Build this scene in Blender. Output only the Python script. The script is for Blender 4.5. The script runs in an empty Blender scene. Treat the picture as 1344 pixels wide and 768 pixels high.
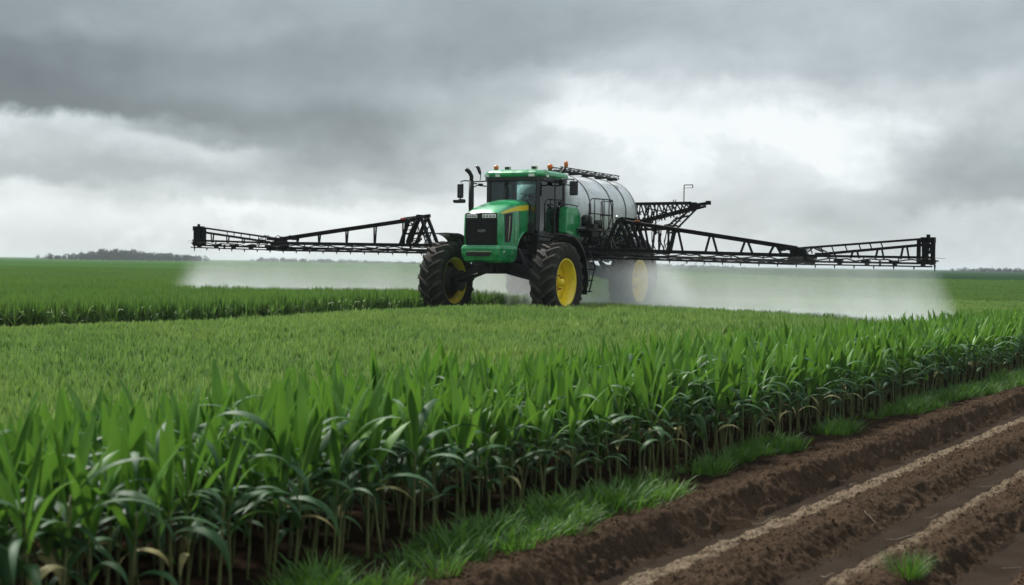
import bpy, math, random
import numpy as np
from mathutils import Vector, Matrix
random.seed(7)
RNG = np.random.default_rng(11)
SC = bpy.context.scene
COL = SC.collection
PI = math.pi

# ------------------------------------------------------------------ camera
cam_d = bpy.data.cameras.new('camera')
cam = bpy.data.objects.new('camera', cam_d)
COL.objects.link(cam)
SC.camera = cam
cam_d.sensor_width = 36.0
cam_d.lens = 50.0
cam_d.clip_end = 20000
cam_d.clip_start = 0.1
cam.location = (0, 0, 2.0)
PITCH = math.atan((384 - 346) / 1867.0)
cam.matrix_world = (Matrix.Translation((0, 0, 2.0)) @ Matrix.Rotation(PI / 2 - PITCH, 4, 'X')
                    @ Matrix.Rotation(math.radians(0.78), 4, 'Z'))
cam_d.dof.use_dof = True
cam_d.dof.focus_distance = 27.0
cam_d.dof.aperture_fstop = 2.2

# ------------------------------------------------------------------ light
SUN_EL = math.radians(52)
SUN_AZ = math.radians(-35)          # from behind the field, a little left
sd = bpy.data.lights.new('sun', 'SUN')
sd.energy = 3.8
sd.angle = math.radians(10)
sd.color = (1.0, 0.97, 0.92)
sun = bpy.data.objects.new('sun', sd)
COL.objects.link(sun)
dirv = Vector((math.sin(SUN_AZ) * math.cos(SUN_EL), math.cos(SUN_AZ) * math.cos(SUN_EL), math.sin(SUN_EL)))
sun.rotation_euler = dirv.to_track_quat('Z', 'Y').to_euler()
SC.view_settings.view_transform = 'Standard'
SC.view_settings.look = 'None'
SC.view_settings.gamma = 1.0
SC.view_settings.exposure = 0.72
SC.view_settings.use_curve_mapping = False
cy = SC.cycles
cy.use_denoising = True
cy.max_bounces = 8
cy.diffuse_bounces = 3
cy.glossy_bounces = 2
cy.transmission_bounces = 5
cy.transparent_max_bounces = 12
cy.volume_bounces = 5
cy.volume_step_rate = 2.0
cy.volume_max_steps = 128
cy.caustics_reflective = False
cy.caustics_refractive = False
cy.sample_clamp_indirect = 4.0

# ------------------------------------------------------------------ node helper
class NT:
    def __init__(s, tree):
        s.t = tree
        s.n = tree.nodes
        s.l = tree.links
    def add(s, typ, **kw):
        nd = s.n.new(typ)
        for k, v in kw.items():
            setattr(nd, k, v)
        return nd
    def put(s, sock, v):
        if hasattr(v, 'is_output') or isinstance(v, bpy.types.NodeSocket):
            s.l.new(v, sock)
        else:
            sock.default_value = v
    def m(s, op, a, b=0.0, c=0.0, clamp=False):
        nd = s.n.new('ShaderNodeMath')
        nd.operation = op
        nd.use_clamp = clamp
        s.put(nd.inputs[0], a)
        s.put(nd.inputs[1], b)
        s.put(nd.inputs[2], c)
        return nd.outputs[0]
    def noise(s, vec, scale, detail=4, rough=0.5, dist=0.0, out='Fac'):
        nd = s.n.new('ShaderNodeTexNoise')
        if vec is not None:
            s.l.new(vec, nd.inputs['Vector'])
        nd.inputs['Scale'].default_value = scale
        nd.inputs['Detail'].default_value = detail
        nd.inputs['Roughness'].default_value = rough
        nd.inputs['Distortion'].default_value = dist
        return nd.outputs[out]
    def mix(s, f, a, b, mode='MIX'):
        nd = s.n.new('ShaderNodeMix')
        nd.data_type = 'RGBA'
        nd.blend_type = mode
        s.put(nd.inputs[0], f)
        s.put(nd.inputs[6], a)
        s.put(nd.inputs[7], b)
        return nd.outputs[2]
    def ramp(s, f, stops):
        nd = s.n.new('ShaderNodeValToRGB')
        s.l.new(f, nd.inputs[0])
        e = nd.color_ramp.elements
        while len(e) < len(stops):
            e.new(0.5)
        for el, (p, c) in zip(e, stops):
            el.position = p
            el.color = (c[0], c[1], c[2], 1) if not isinstance(c, float) else (c, c, c, 1)
        return nd.outputs[0]
    def smooth(s, v, a, b, to0=0.0, to1=1.0):
        nd = s.n.new('ShaderNodeMapRange')
        nd.interpolation_type = 'SMOOTHSTEP'
        s.put(nd.inputs[0], v)
        s.put(nd.inputs[1], a); s.put(nd.inputs[2], b); s.put(nd.inputs[3], to0); s.put(nd.inputs[4], to1)
        return nd.outputs[0]

def c4(c):
    return (c[0], c[1], c[2], 1.0)

# ------------------------------------------------------------------ sky
W = bpy.data.worlds.new('World')
SC.world = W
W.use_nodes = True
W.node_tree.nodes.clear()
g = NT(W.node_tree)
tc = g.add('ShaderNodeTexCoord')
sep = g.add('ShaderNodeSeparateXYZ')
g.l.new(tc.outputs['Generated'], sep.inputs[0])
dx, dy, dz = sep.outputs
AZ = g.m('ARCTAN2', dx, dy)
EL = g.m('ARCSINE', dz)
U_ = g.m('MULTIPLY', AZ, 1867.0 / 672.0)
V_ = g.m('MULTIPLY', EL, 1867.0 / 346.0)
comb = g.add('ShaderNodeCombineXYZ')
g.l.new(U_, comb.inputs[0]); g.l.new(V_, comb.inputs[1])
def smap(loc, scl):
    q = g.add('ShaderNodeMapping'); g.l.new(comb.outputs[0], q.inputs[0])
    q.inputs['Scale'].default_value = (scl[0], scl[1], 1); q.inputs['Location'].default_value = (loc[0], loc[1], 0)
    return q.outputs[0]
wn = g.noise(smap((3.3, 1.7), (1.5, 1.0)), 2.2, 7, 0.56, 0.2, 'Color')
ws = g.add('ShaderNodeSeparateColor'); g.l.new(wn, ws.inputs[0])
Uw = g.m('MULTIPLY_ADD', g.m('SUBTRACT', ws.outputs[1], 0.5), 0.55, U_)
Vw = g.m('MULTIPLY_ADD', g.m('SUBTRACT', ws.outputs[0], 0.5), 0.30, V_)
Vw = g.m('MULTIPLY_ADD', g.m('SUBTRACT', g.noise(smap((0.4, 6.1), (2.0, 1.0)), 6.0, 6, 0.6), 0.5), 0.09, Vw)
Vw = g.m('ADD', Vw, 0.065)
# cloud layers: brightness against elevation, in seven directions across the view
LIFT = 12
YS = [20, 60, 100, 140, 162, 185, 220, 240, 262, 300, 340]
COLS = [(50,   [128, 104, 96, 108, 200, 192, 172, 214, 218, 208, 216]),
        (250,  [146, 128, 130, 126, 150, 196, 176, 190, 222, 213, 218]),
        (450,  [146, 132, 138, 136, 140, 152, 176, 198, 226, 218, 220]),
        (650,  [142, 140, 166, 178, 180, 184, 196, 206, 208, 216, 222]),
        (850,  [160, 172, 204, 232, 222, 218, 214, 210, 208, 214, 220]),
        (1050, [168, 172, 196, 236, 236, 230, 214, 196, 186, 202, 214]),
        (1300, [158, 160, 182, 186, 176, 168, 160, 166, 198, 196, 208])]
def s2l(c):
    c = c / 255.0
    return ((c + 0.055) / 1.055) ** 2.4
def col_ramp(vals):
    nd = g.add('ShaderNodeValToRGB'); nd.color_ramp.interpolation = 'EASE'
    g.l.new(Vw, nd.inputs[0])
    e = nd.color_ramp.elements
    st_ = sorted([((346 - y) / 346.0, v) for y, v in zip(YS, vals)])
    while len(e) < len(st_): e.new(0.5)
    for el, (p_, v) in zip(e, st_):
        el.position = max(0, min(1, p_)); k = s2l(v + (LIFT if p_ > 0.6 else 0)); el.color = (k, k, k, 1)
    return nd.outputs[0]
cur = col_ramp(COLS[0][1])
for i in range(1, 7):
    u0 = (COLS[i - 1][0] - 672) / 672.0; u1 = (COLS[i][0] - 672) / 672.0
    cur = g.mix(g.smooth(Uw, u0, u1), cur, col_ramp(COLS[i][1]))
# billowing detail: soft mottling and crisper lit cloud edges
d1 = g.noise(smap((5.2, 0.3), (1.3, 1.0)), 3.2, 8, 0.56, 0.25)
d2 = g.noise(smap((1.2, 7.3), (1.6, 1.0)), 2.6, 9, 0.60, 0.15)
d3 = g.noise(smap((9.2, 4.3), (1.2, 1.0)), 8.0, 5, 0.55, 0.2)
mot = g.m('MULTIPLY_ADD', g.m('SUBTRACT', d1, 0.5), 0.55, 1.0)
mot = g.m('MULTIPLY', mot, g.m('MULTIPLY_ADD', g.m('SUBTRACT', d3, 0.5), 0.22, 1.0))
edge_ = g.m('SUBTRACT', g.smooth(d2, 0.47, 0.545), g.smooth(d2, 0.545, 0.72))
gsep = g.add('ShaderNodeSeparateColor'); g.l.new(cur, gsep.inputs[0])
bright = g.smooth(gsep.outputs[0], 0.30, 0.7)
mot = g.m('MULTIPLY', mot, g.m('MULTIPLY_ADD', g.m('MULTIPLY', edge_, bright), 0.11, 1.0))
gl_ = g.add('ShaderNodeVectorMath', operation='SCALE'); g.l.new(cur, gl_.inputs[0]); g.l.new(mot, gl_.inputs['Scale'])
tint = g.mix(g.smooth(gsep.outputs[0], 0.1, 0.8), (0.86, 1.0, 1.06, 1), (0.945, 1.0, 1.022, 1))
ccol_n = g.add('ShaderNodeVectorMath', operation='MULTIPLY'); g.l.new(gl_.outputs[0], ccol_n.inputs[0]); g.l.new(tint, ccol_n.inputs[1])
cmin = g.add('ShaderNodeVectorMath', operation='MINIMUM'); g.l.new(ccol_n.outputs[0], cmin.inputs[0]); cmin.inputs[1].default_value = (0.82, 0.845, 0.855)
csc = g.add('ShaderNodeVectorMath', operation='SCALE'); g.l.new(cmin.outputs[0], csc.inputs[0]); csc.inputs['Scale'].default_value = 0.69
ccol = csc.outputs[0]
sky = g.add('ShaderNodeTexSky')
sky.sky_type = 'NISHITA'
sky.sun_disc = False
sky.sun_elevation = SUN_EL
sky.sun_rotation = SUN_AZ
zen = g.smooth(EL, 0.2, 1.0, 10.0, 22.0)      # an overcast sky is brighter overhead
cs = g.add('ShaderNodeVectorMath', operation='SCALE')
g.l.new(ccol, cs.inputs[0]); g.l.new(zen, cs.inputs['Scale'])
mixs = g.mix(0.94, sky.outputs[0], cs.outputs[0])
bg = g.add('ShaderNodeBackground')
g.l.new(mixs, bg.inputs[0])
bg.inputs[1].default_value = 0.1
wo = g.add('ShaderNodeOutputWorld')
g.l.new(bg.outputs[0], wo.inputs[0])
W.cycles.sampling_method = 'MANUAL'
W.cycles.sample_map_resolution = 512

# ------------------------------------------------------------------ materials
def mat(name, col, rough=0.5, metal=0.0, coat=0.0, var=0.0, vscale=8.0, bump=0.0, bscale=60.0, dirt=None, spec=0.5):
    m = bpy.data.materials.new(name)
    m.use_nodes = True
    t = NT(m.node_tree)
    p = t.n['Principled BSDF']
    p.inputs['Base Color'].default_value = c4(col)
    p.inputs['Roughness'].default_value = rough
    p.inputs['Metallic'].default_value = metal
    p.inputs['Coat Weight'].default_value = coat
    p.inputs['Coat Roughness'].default_value = 0.12
    p.inputs['Specular IOR Level'].default_value = spec
    tcn = t.add('ShaderNodeTexCoord')
    if var > 0:
        f = t.noise(tcn.outputs['Object'], vscale, 5, 0.6)
        f2 = t.smooth(f, 0.35, 0.7)
        base = t.mix(f2, c4([c * (1 - var) for c in col]), c4([min(1, c * (1 + var)) for c in col]))
        if dirt:
            d = t.noise(tcn.outputs['Object'], vscale * 2.7, 6, 0.7)
            base = t.mix(t.smooth(d, 0.5, 0.75, 0, 0.6), base, c4(dirt))
        t.l.new(base, p.inputs['Base Color'])
        r = t.smooth(f, 0.3, 0.7, max(0.02, rough - 0.1), min(1, rough + 0.15))
        t.l.new(r, p.inputs['Roughness'])
    if bump > 0:
        b = t.add('ShaderNodeBump')
        b.inputs['Strength'].default_value = bump
        b.inputs['Distance'].default_value = 0.01
        t.l.new(t.noise(tcn.outputs['Object'], bscale, 5, 0.6), b.inputs['Height'])
        t.l.new(b.outputs[0], p.inputs['Normal'])
    return m

M = {}
M['green'] = mat('green_paint', (0.017, 0.32, 0.105), 0.28, 0, 0.7, 0.16, 3.0, 0.05, 25, dirt=(0.03, 0.15, 0.06))
M['yellow'] = mat('yellow_paint', (0.90, 0.68, 0.02), 0.38, 0, 0.3, 0.08, 5.0, dirt=(0.5, 0.36, 0.04))
M['black'] = mat('black_metal', (0.012, 0.012, 0.013), 0.5, 0, 0.0, 0.4, 9.0, 0.1, 40, spec=0.25)
M['boom'] = mat('boom_black_paint', (0.006, 0.006, 0.007), 0.5, 0, 0.0, 0.5, 5.0, 0.2, 40, spec=0.2)
M['plastic'] = mat('black_plastic', (0.014, 0.014, 0.015), 0.35, 0, 0.1, 0.2, 8.0)
M['grille'] = mat('grille_mesh', (0.008, 0.008, 0.009), 0.5)
M['rubber'] = mat('tyre_rubber', (0.024, 0.022, 0.020), 0.85, 0, 0, 0.35, 6.0, 0.5, 60, dirt=(0.07, 0.06, 0.05), spec=0.25)
M['lug'] = mat('dusty_tyre_lug', (0.060, 0.054, 0.047), 0.85, 0, 0, 0.35, 9.0, 0.5, 60, dirt=(0.14, 0.12, 0.095), spec=0.2)
M['steel'] = mat('tank_steel', (0.78, 0.80, 0.81), 0.34, 0.2, 0, 0.10, 1.8, 0.05, 12, dirt=(0.36, 0.37, 0.37))
M['grey'] = mat('grey_metal', (0.20, 0.20, 0.20), 0.5, 0.6, 0, 0.3, 8)
M['chrome'] = mat('bright_metal', (0.55, 0.56, 0.56), 0.3, 0.9)
M['orange'] = mat('orange_lens', (0.75, 0.16, 0.01), 0.25, 0, 0.6)
M['white'] = mat('white_lens', (0.82, 0.84, 0.82), 0.2, 0, 0.8)
M['cream'] = mat('cream_strip', (0.50, 0.46, 0.34), 0.5)
M['red'] = mat('red_marker', (0.55, 0.03, 0.02), 0.4)
M['rust'] = mat('rusty_bracket', (0.32, 0.09, 0.03), 0.6)
M['seat'] = mat('seat_fabric', (0.03, 0.03, 0.032), 0.9)
M['text'] = mat('badge_lettering', (0.42, 0.42, 0.42), 0.4)

def glass_mat(name, tint, refl=0.12):
    m = bpy.data.materials.new(name)
    m.use_nodes = True
    t = NT(m.node_tree)
    t.n.remove(t.n['Principled BSDF'])
    out = [x for x in t.n if x.type == 'OUTPUT_MATERIAL'][0]
    tr = t.add('ShaderNodeBsdfTransparent'); tr.inputs[0].default_value = c4(tint)
    gl = t.add('ShaderNodeBsdfGlossy'); gl.inputs['Roughness'].default_value = 0.03
    fr = t.add('ShaderNodeFresnel'); fr.inputs[0].default_value = 1.5
    f = t.m('ADD', fr.outputs[0], refl * 0.5)
    mx = t.add('ShaderNodeMixShader')
    t.l.new(f, mx.inputs[0]); t.l.new(tr.outputs[0], mx.inputs[1]); t.l.new(gl.outputs[0], mx.inputs[2])
    t.l.new(mx.outputs[0], out.inputs[0])
    return m
M['glass'] = glass_mat('cab_glass', (0.84, 0.97, 0.955))

def leaf_mat(name, c_lo, c_hi, back, rough=0.38, trans=0.35, spec=0.5, tipdry=0.0):
    m = bpy.data.materials.new(name)
    m.use_nodes = True
    t = NT(m.node_tree)
    p = t.n['Principled BSDF']
    out = [x for x in t.n if x.type == 'OUTPUT_MATERIAL'][0]
    oi = t.add('ShaderNodeObjectInfo')
    tcn = t.add('ShaderNodeTexCoord')
    geo = t.add('ShaderNodeNewGeometry')
    n1 = t.noise(tcn.outputs['Object'], 9.0, 3, 0.5)
    f = t.m('ADD', t.m('MULTIPLY', oi.outputs['Random'], 0.3), t.m('MULTIPLY', geo.outputs['Random Per Island'], 0.7))
    f = t.m('ADD', f, t.m('MULTIPLY', t.m('SUBTRACT', n1, 0.5), 0.5), clamp=True)
    # broad patches of weaker and stronger growth over the field
    wn_ = t.noise(geo.outputs['Position'], 0.22, 3, 0.5)
    base = t.mix(f, c4(c_lo), c4(c_hi))
    base = t.mix(t.smooth(wn_, 0.4, 0.68, 0, 0.35), base, c4([c_hi[0] * 1.25, c_hi[1] * 1.05, c_hi[2] * 0.9]))
    col = t.mix(t.m('MULTIPLY', geo.outputs['Backfacing'], 0.35), base, c4(back))
    t.l.new(col, p.inputs['Base Color'])
    p.inputs['Roughness'].default_value = rough
    p.inputs['Specular IOR Level'].default_value = spec
    tl = t.add('ShaderNodeBsdfTranslucent')
    tcol = t.mix(0.5, base, (0.16, 0.34, 0.03, 1))
    t.l.new(tcol, tl.inputs[0])
    mx = t.add('ShaderNodeMixShader')
    mx.inputs[0].default_value = trans
    t.l.new(p.outputs[0], mx.inputs[1]); t.l.new(tl.outputs[0], mx.inputs[2])
    t.l.new(mx.outputs[0], out.inputs[0])
    return m
M['leaf'] = leaf_mat('maize_leaf', (0.038, 0.13, 0.017), (0.130, 0.29, 0.034), (0.07, 0.15, 0.06), 0.52, 0.28, 0.28)
M['leaf_low'] = leaf_mat('maize_leaf_arched', (0.022, 0.065, 0.024), (0.045, 0.11, 0.038), (0.07, 0.13, 0.07), 0.55, 0.2, 0.2)  # arched leaves coloured darker to imitate shade low in the stand
M['crop'] = leaf_mat('field_crop_leaf', (0.060, 0.160, 0.028), (0.34, 0.46, 0.15), (0.12, 0.22, 0.07), 0.48, 0.26, 0.3)
M['crop_tall'] = leaf_mat('tall_crop_leaf', (0.044, 0.12, 0.022), (0.19, 0.31, 0.080), (0.08, 0.17, 0.05), 0.5, 0.28, 0.3)
M['grass'] = leaf_mat('verge_grass', (0.022, 0.075, 0.012), (0.100, 0.22, 0.036), (0.06, 0.13, 0.03), 0.5, 0.3, 0.25)
M['leaf_dry'] = mat('maize_leaf_dry', (0.27, 0.24, 0.09), 0.7, 0, 0, 0.3, 20)
M['stalk'] = mat('maize_stalk', (0.13, 0.15, 0.045), 0.5, 0, 0, 0.35, 6.0)
M['straw'] = mat('dry_straw', (0.27, 0.225, 0.15), 0.7, 0, 0, 0.25, 30)
M['bark'] = mat('dark_bark', (0.035, 0.03, 0.028), 0.9)

# ------------------------------------------------------------------ mesh builder
class MB:
    def __init__(s):
        s.v = []; s.f = []; s.sm = []; s.mi = []
        s.n = 0
    def raw(s, v, f, smooth=False, mi=0):
        v = np.asarray(v, float).reshape(-1, 3)
        s.v.append(v)
        for q in f:
            s.f.append([i + s.n for i in q]); s.sm.append(smooth); s.mi.append(mi)
        s.n += len(v)
        return s
    def box(s, c, d, rot=None, taper=1.0):
        hx, hy, hz = d[0] / 2, d[1] / 2, d[2] / 2
        v = np.array([[x * hx * (taper if z > 0 else 1), y * hy * (taper if z > 0 else 1), z * hz]
                      for z in (-1, 1) for (x, y) in ((-1, -1), (1, -1), (1, 1), (-1, 1))])
        if rot is not None:
            v = v @ np.array(Matrix.Rotation(rot[1], 3, rot[0])).T
        v = v + np.array(c)
        return s.raw(v, [(3, 2, 1, 0), (4, 5, 6, 7), (0, 1, 5, 4), (1, 2, 6, 5), (2, 3, 7, 6), (3, 0, 4, 7)])
    def hexa(s, v8):   # bottom four then top four, ccw
        return s.raw(v8, [(3, 2, 1, 0), (4, 5, 6, 7), (0, 1, 5, 4), (1, 2, 6, 5), (2, 3, 7, 6), (3, 0, 4, 7)])
    def tube(s, pts, r, n=8, closed=False, caps=True):
        pts = [Vector(p) for p in pts]
        k = len(pts)
        rs = r if isinstance(r, (list, tuple)) else [r] * k
        V = []
        up = Vector((0.13, 0.27, 0.95)).normalized()
        for i, p in enumerate(pts):
            if closed:
                d = pts[(i + 1) % k] - pts[i - 1]
            else:
                d = (pts[min(i + 1, k - 1)] - pts[max(i - 1, 0)])
            d = d.normalized() if d.length > 1e-9 else Vector((0, 0, 1))
            a = d.cross(up)
            if a.length < 1e-3:
                a = d.cross(Vector((1, 0, 0)))
            a.normalize(); b = d.cross(a)
            for j in range(n):
                th = 2 * PI * j / n
                V.append(p + a * (math.cos(th) * rs[i]) + b * (math.sin(th) * rs[i]))
        F = []
        rng = k if closed else k - 1
        for i in range(rng):
            i2 = (i + 1) % k
            for j in range(n):
                j2 = (j + 1) % n
                F.append((i * n + j, i2 * n + j, i2 * n + j2, i * n + j2))
        s.raw(V, F, True)
        if caps and not closed:
            o = s.n - len(V)
            s.f.append([o + j for j in range(n)]); s.sm.append(False); s.mi.append(0)
            s.f.append([o + (k - 1) * n + j for j in reversed(range(n))]); s.sm.append(False); s.mi.append(0)
        return s
    def beam(s, a, b, w, h):   # square bar from a to b
        a = Vector(a); b = Vector(b); d = (b - a).normalized()
        side = d.cross(Vector((0, 0, 1)))
        if side.length < 1e-3:
            side = Vector((1, 0, 0))
        side.normalize(); up = side.cross(d)
        V = []
        for p in (a, b):
            for (i, j) in ((-1, -1), (1, -1), (1, 1), (-1, 1)):
                V.append(p + side * (i * w / 2) + up * (j * h / 2))
        return s.raw(V, [(3, 2, 1, 0), (4, 5, 6, 7), (0, 1, 5, 4), (1, 2, 6, 5), (2, 3, 7, 6), (3, 0, 4, 7)])
    def lathe(s, prof, c=(0, 0, 0), axis='y', n=40, closed=False, smooth=True):
        V = []; k = len(prof)
        for (r, h) in prof:
            for j in range(n):
                th = 2 * PI * j / n
                x, z = r * math.cos(th), r * math.sin(th)
                if axis == 'y': V.append((c[0] + x, c[1] + h, c[2] + z))
                elif axis == 'x': V.append((c[0] + h, c[1] + x, c[2] + z))
                else: V.append((c[0] + x, c[1] + z, c[2] + h))
        F = []
        for i in range(k if closed else k - 1):
            i2 = (i + 1) % k
            for j in range(n):
                j2 = (j + 1) % n
                F.append((i * n + j, i * n + j2, i2 * n + j2, i2 * n + j))
        return s.raw(V, F, smooth)
    def prism(s, poly, axis, lo, hi, smooth=False):
        k = len(poly); V = []
        for h in (lo, hi):
            for (a, b) in poly:
                V.append({'y': (a, h, b), 'x': (h, a, b), 'z': (a, b, h)}[axis])
        F = [tuple(range(k)), tuple(reversed(range(k, 2 * k)))]
        for i in range(k):
            j = (i + 1) % k
            F.append((i, i + k, j + k, j))
        return s.raw(V, F, smooth)
    def mesh(s, name):
        me = bpy.data.meshes.new(name)
        V = np.concatenate(s.v) if s.v else np.zeros((0, 3))
        me.from_pydata(V.tolist(), [], s.f)
        me.polygons.foreach_set('use_smooth', s.sm)
        me.polygons.foreach_set('material_index', s.mi)
        me.update()
        return me
    def build(s, name, m, parent=None, bevel=0.0, fix=True, seg=2):
        me = s.mesh(name)
        if fix:
            import bmesh
            bm = bmesh.new(); bm.from_mesh(me)
            bmesh.ops.recalc_face_normals(bm, faces=bm.faces)
            bm.to_mesh(me); bm.free()
        for mm in (m if isinstance(m, (list, tuple)) else [m]):
            me.materials.append(mm)
        o = bpy.data.objects.new(name, me)
        COL.objects.link(o)
        if parent: o.parent = parent
        if bevel > 0:
            b = o.modifiers.new('edge', 'BEVEL'); b.width = bevel; b.segments = seg; b.limit_method = 'ANGLE'
            b.angle_limit = math.radians(40); b.harden_normals = False
        return o

def tag(o, label=None, cat=None, group=None, kind=None):
    if label: o['label'] = label
    if cat: o['category'] = cat
    if group: o['group'] = group
    if kind: o['kind'] = kind
    return o

def empty(name, loc, rz=0.0):
    o = bpy.data.objects.new(name, None)
    o.empty_display_size = 0.2
    COL.objects.link(o); o.location = loc; o.rotation_euler = (0, 0, rz)
    return o

def mesh_np(name, V, F, mats, smooth=False):   # quads or tris as int array
    me = bpy.data.meshes.new(name)
    V = np.ascontiguousarray(V, dtype=np.float32); F = np.ascontiguousarray(F, dtype=np.int32)
    k = F.shape[1]
    me.vertices.add(len(V)); me.vertices.foreach_set('co', V.ravel())
    me.loops.add(F.size); me.loops.foreach_set('vertex_index', F.ravel())
    me.polygons.add(len(F))
    me.polygons.foreach_set('loop_start', np.arange(0, F.size, k, dtype=np.int32))
    me.polygons.foreach_set('loop_total', np.full(len(F), k, dtype=np.int32))
    me.polygons.foreach_set('use_smooth', np.full(len(F), smooth, dtype=bool))
    for m in mats: me.materials.append(m)
    me.update(calc_edges=True)
    return me

# ------------------------------------------------------------------ noise in numpy
def vnoise(x, y, seed=0):
    xi = np.floor(x).astype(np.int64); yi = np.floor(y).astype(np.int64)
    fx = x - xi; fy = y - yi
    fx = fx * fx * (3 - 2 * fx); fy = fy * fy * (3 - 2 * fy)
    def h(a, b):
        n = (a * 374761393 + b * 668265263 + seed * 974634777) & 0x7fffffff
        n = ((n ^ (n >> 13)) * 1274126177) & 0x7fffffff
        return ((n ^ (n >> 16)) & 0xffff) / 65535.0
    return (h(xi, yi) * (1 - fx) + h(xi + 1, yi) * fx) * (1 - fy) + (h(xi, yi + 1) * (1 - fx) + h(xi + 1, yi + 1) * fx) * fy
def fbm(x, y, oct=4, seed=0, gain=0.5):
    s = 0; a = 1; t = 0
    for i in range(oct):
        s = s + a * vnoise(x, y, seed + i * 17); t += a
        a *= gain; x = x * 2.03 + 5.1; y = y * 2.03 + 9.7
    return s / t
def S(x, a, b):
    t = np.clip((x - a) / (b - a), 0, 1)
    return t * t * (3 - 2 * t)

# ------------------------------------------------------------------ terrain
E0 = np.array([0.0, 11.35]); ET = np.array([0.5115, 0.8593]); EN = np.array([0.8593, -0.5115])
def st(x, y):
    dx_, dy_ = x - E0[0], y - E0[1]
    return dx_ * EN[0] + dy_ * EN[1], dx_ * ET[0] + dy_ * ET[1]
def xy(s, t):
    return E0[0] + s * EN[0] + t * ET[0], E0[1] + s * EN[1] + t * ET[1]
def ground_z(x, y):
    x = np.asarray(x, float); y = np.asarray(y, float)
    s, t = st(x, y)
    inn = S(-s, 1.0, 7.0)
    z = (0.25 * S(y, 14, 28)) * inn
    z = z + 0.22 * S(y, 25, 35.5) * (1 - 0.6 * S(y, 46, 60)) * np.exp(-((x - 0.8) / 6.5) ** 2) * inn
    z = z + 0.45 * S(y, 70, 200)
    return z
def tall_line(x):      # where the taller stand on the far side of the wheel track begins
    return 29.9 + (x + 10.5) * 0.86 + 1.3 * S(x, -7, -2)

gx = np.concatenate([-np.geomspace(3500, 42, 40), np.linspace(-40, 40, 101), np.geomspace(42, 3500, 40)])
gy = np.concatenate([np.linspace(-40, 60, 126), np.geomspace(62, 6000, 60)])
X, Y = np.meshgrid(gx, gy)
Z = ground_z(X, Y)
s_, t_ = st(X, Y)
Z = Z - 0.30 * S(s_, 0.95, 1.3) * (1 - S(t_, 70, 75))
Z = Z + 0.0
V = np.stack([X, Y, Z], -1).reshape(-1, 3)
nr, nc = X.shape
idx = np.arange(nr * nc).reshape(nr, nc)
F = np.stack([idx[:-1, :-1], idx[:-1, 1:], idx[1:, 1:], idx[1:, :-1]], -1).reshape(-1, 4)

def soil_material(name, field):
    m = bpy.data.materials.new(name)
    m.use_nodes = True
    t = NT(m.node_tree)
    p = t.n['Principled BSDF']
    tcn = t.add('ShaderNodeTexCoord')
    P_ = tcn.outputs['Object']
    n1 = t.noise(P_, 1.7, 6, 0.65); n2 = t.noise(P_, 45, 5, 0.65); n3 = t.noise(P_, 11, 5, 0.6)
    base = t.mix(t.smooth(n1, 0.3, 0.7), (0.028, 0.0185, 0.0118, 1), (0.054, 0.036, 0.023, 1))
    base = t.mix(t.smooth(n2, 0.35, 0.75, 0, 0.75), base, (0.088, 0.062, 0.044, 1))
    base = t.mix(t.smooth(n3, 0.5, 0.8, 0, 0.55), base, (0.019, 0.0118, 0.0078, 1))
    hgt = t.m('ADD', n2, t.m('MULTIPLY', n3, 1.2))
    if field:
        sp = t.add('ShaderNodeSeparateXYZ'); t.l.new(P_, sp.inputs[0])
        base = t.mix(1.0, base, (0.45, 0.45, 0.45, 1), 'MULTIPLY')      # field soil darkened to stand in for shade under the crop
        far = t.smooth(sp.outputs[1], 110, 150)
        mp = t.add('ShaderNodeMapping'); t.l.new(P_, mp.inputs[0]); mp.inputs['Scale'].default_value = (0.006, 0.045, 1)
        nb = t.noise(mp.outputs[0], 1.0, 6, 0.6)
        nf = t.noise(P_, 0.9, 5, 0.7)
        gcol = t.mix(t.smooth(nb, 0.3, 0.7), (0.026, 0.070, 0.013, 1), (0.044, 0.100, 0.020, 1))  # far green kept dark in place of the crop's own self-shadowing
        gcol = t.mix(t.smooth(nf, 0.35, 0.7, 0, 0.5), gcol, (0.022, 0.058, 0.010, 1))
        # a darker crop far to the right
        dk = t.m('MULTIPLY', t.smooth(sp.outputs[1], 158, 164), t.smooth(sp.outputs[0], 30, 50))
        gcol = t.mix(dk, gcol, (0.012, 0.036, 0.012, 1))
        base = t.mix(far, base, gcol)
    else:
        at = t.add('ShaderNodeAttribute', attribute_name='sand')
        ar = t.add('ShaderNodeAttribute', attribute_name='rut')
        n4 = t.noise(P_, 7.0, 6, 0.7)
        sm = t.m('MULTIPLY', at.outputs['Fac'], t.smooth(n4, 0.33, 0.55, 0.1, 0.95))
        sandc = t.mix(t.smooth(n2, 0.3, 0.7), (0.085, 0.063, 0.043, 1), (0.235, 0.185, 0.13, 1))
        base = t.mix(ar.outputs['Fac'], base, t.mix(t.smooth(n1, 0.3, 0.7), (0.026, 0.019, 0.0145, 1), (0.038, 0.029, 0.022, 1)))
        base = t.mix(sm, base, sandc)
    t.l.new(base, p.inputs['Base Color'])
    p.inputs['Roughness'].default_value = 0.95
    p.inputs['Specular IOR Level'].default_value = 0.0
    b = t.add('ShaderNodeBump'); b.inputs['Strength'].default_value = 0.8; b.inputs['Distance'].default_value = 0.015
    t.l.new(hgt, b.inputs['Height']); t.l.new(b.outputs[0], p.inputs['Normal'])
    return m
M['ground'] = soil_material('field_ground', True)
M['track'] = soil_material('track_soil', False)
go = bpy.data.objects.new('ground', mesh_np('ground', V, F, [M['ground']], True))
COL.objects.link(go)
tag(go, 'broad flat field ground running green to the horizon', 'ground', kind='structure')

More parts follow.
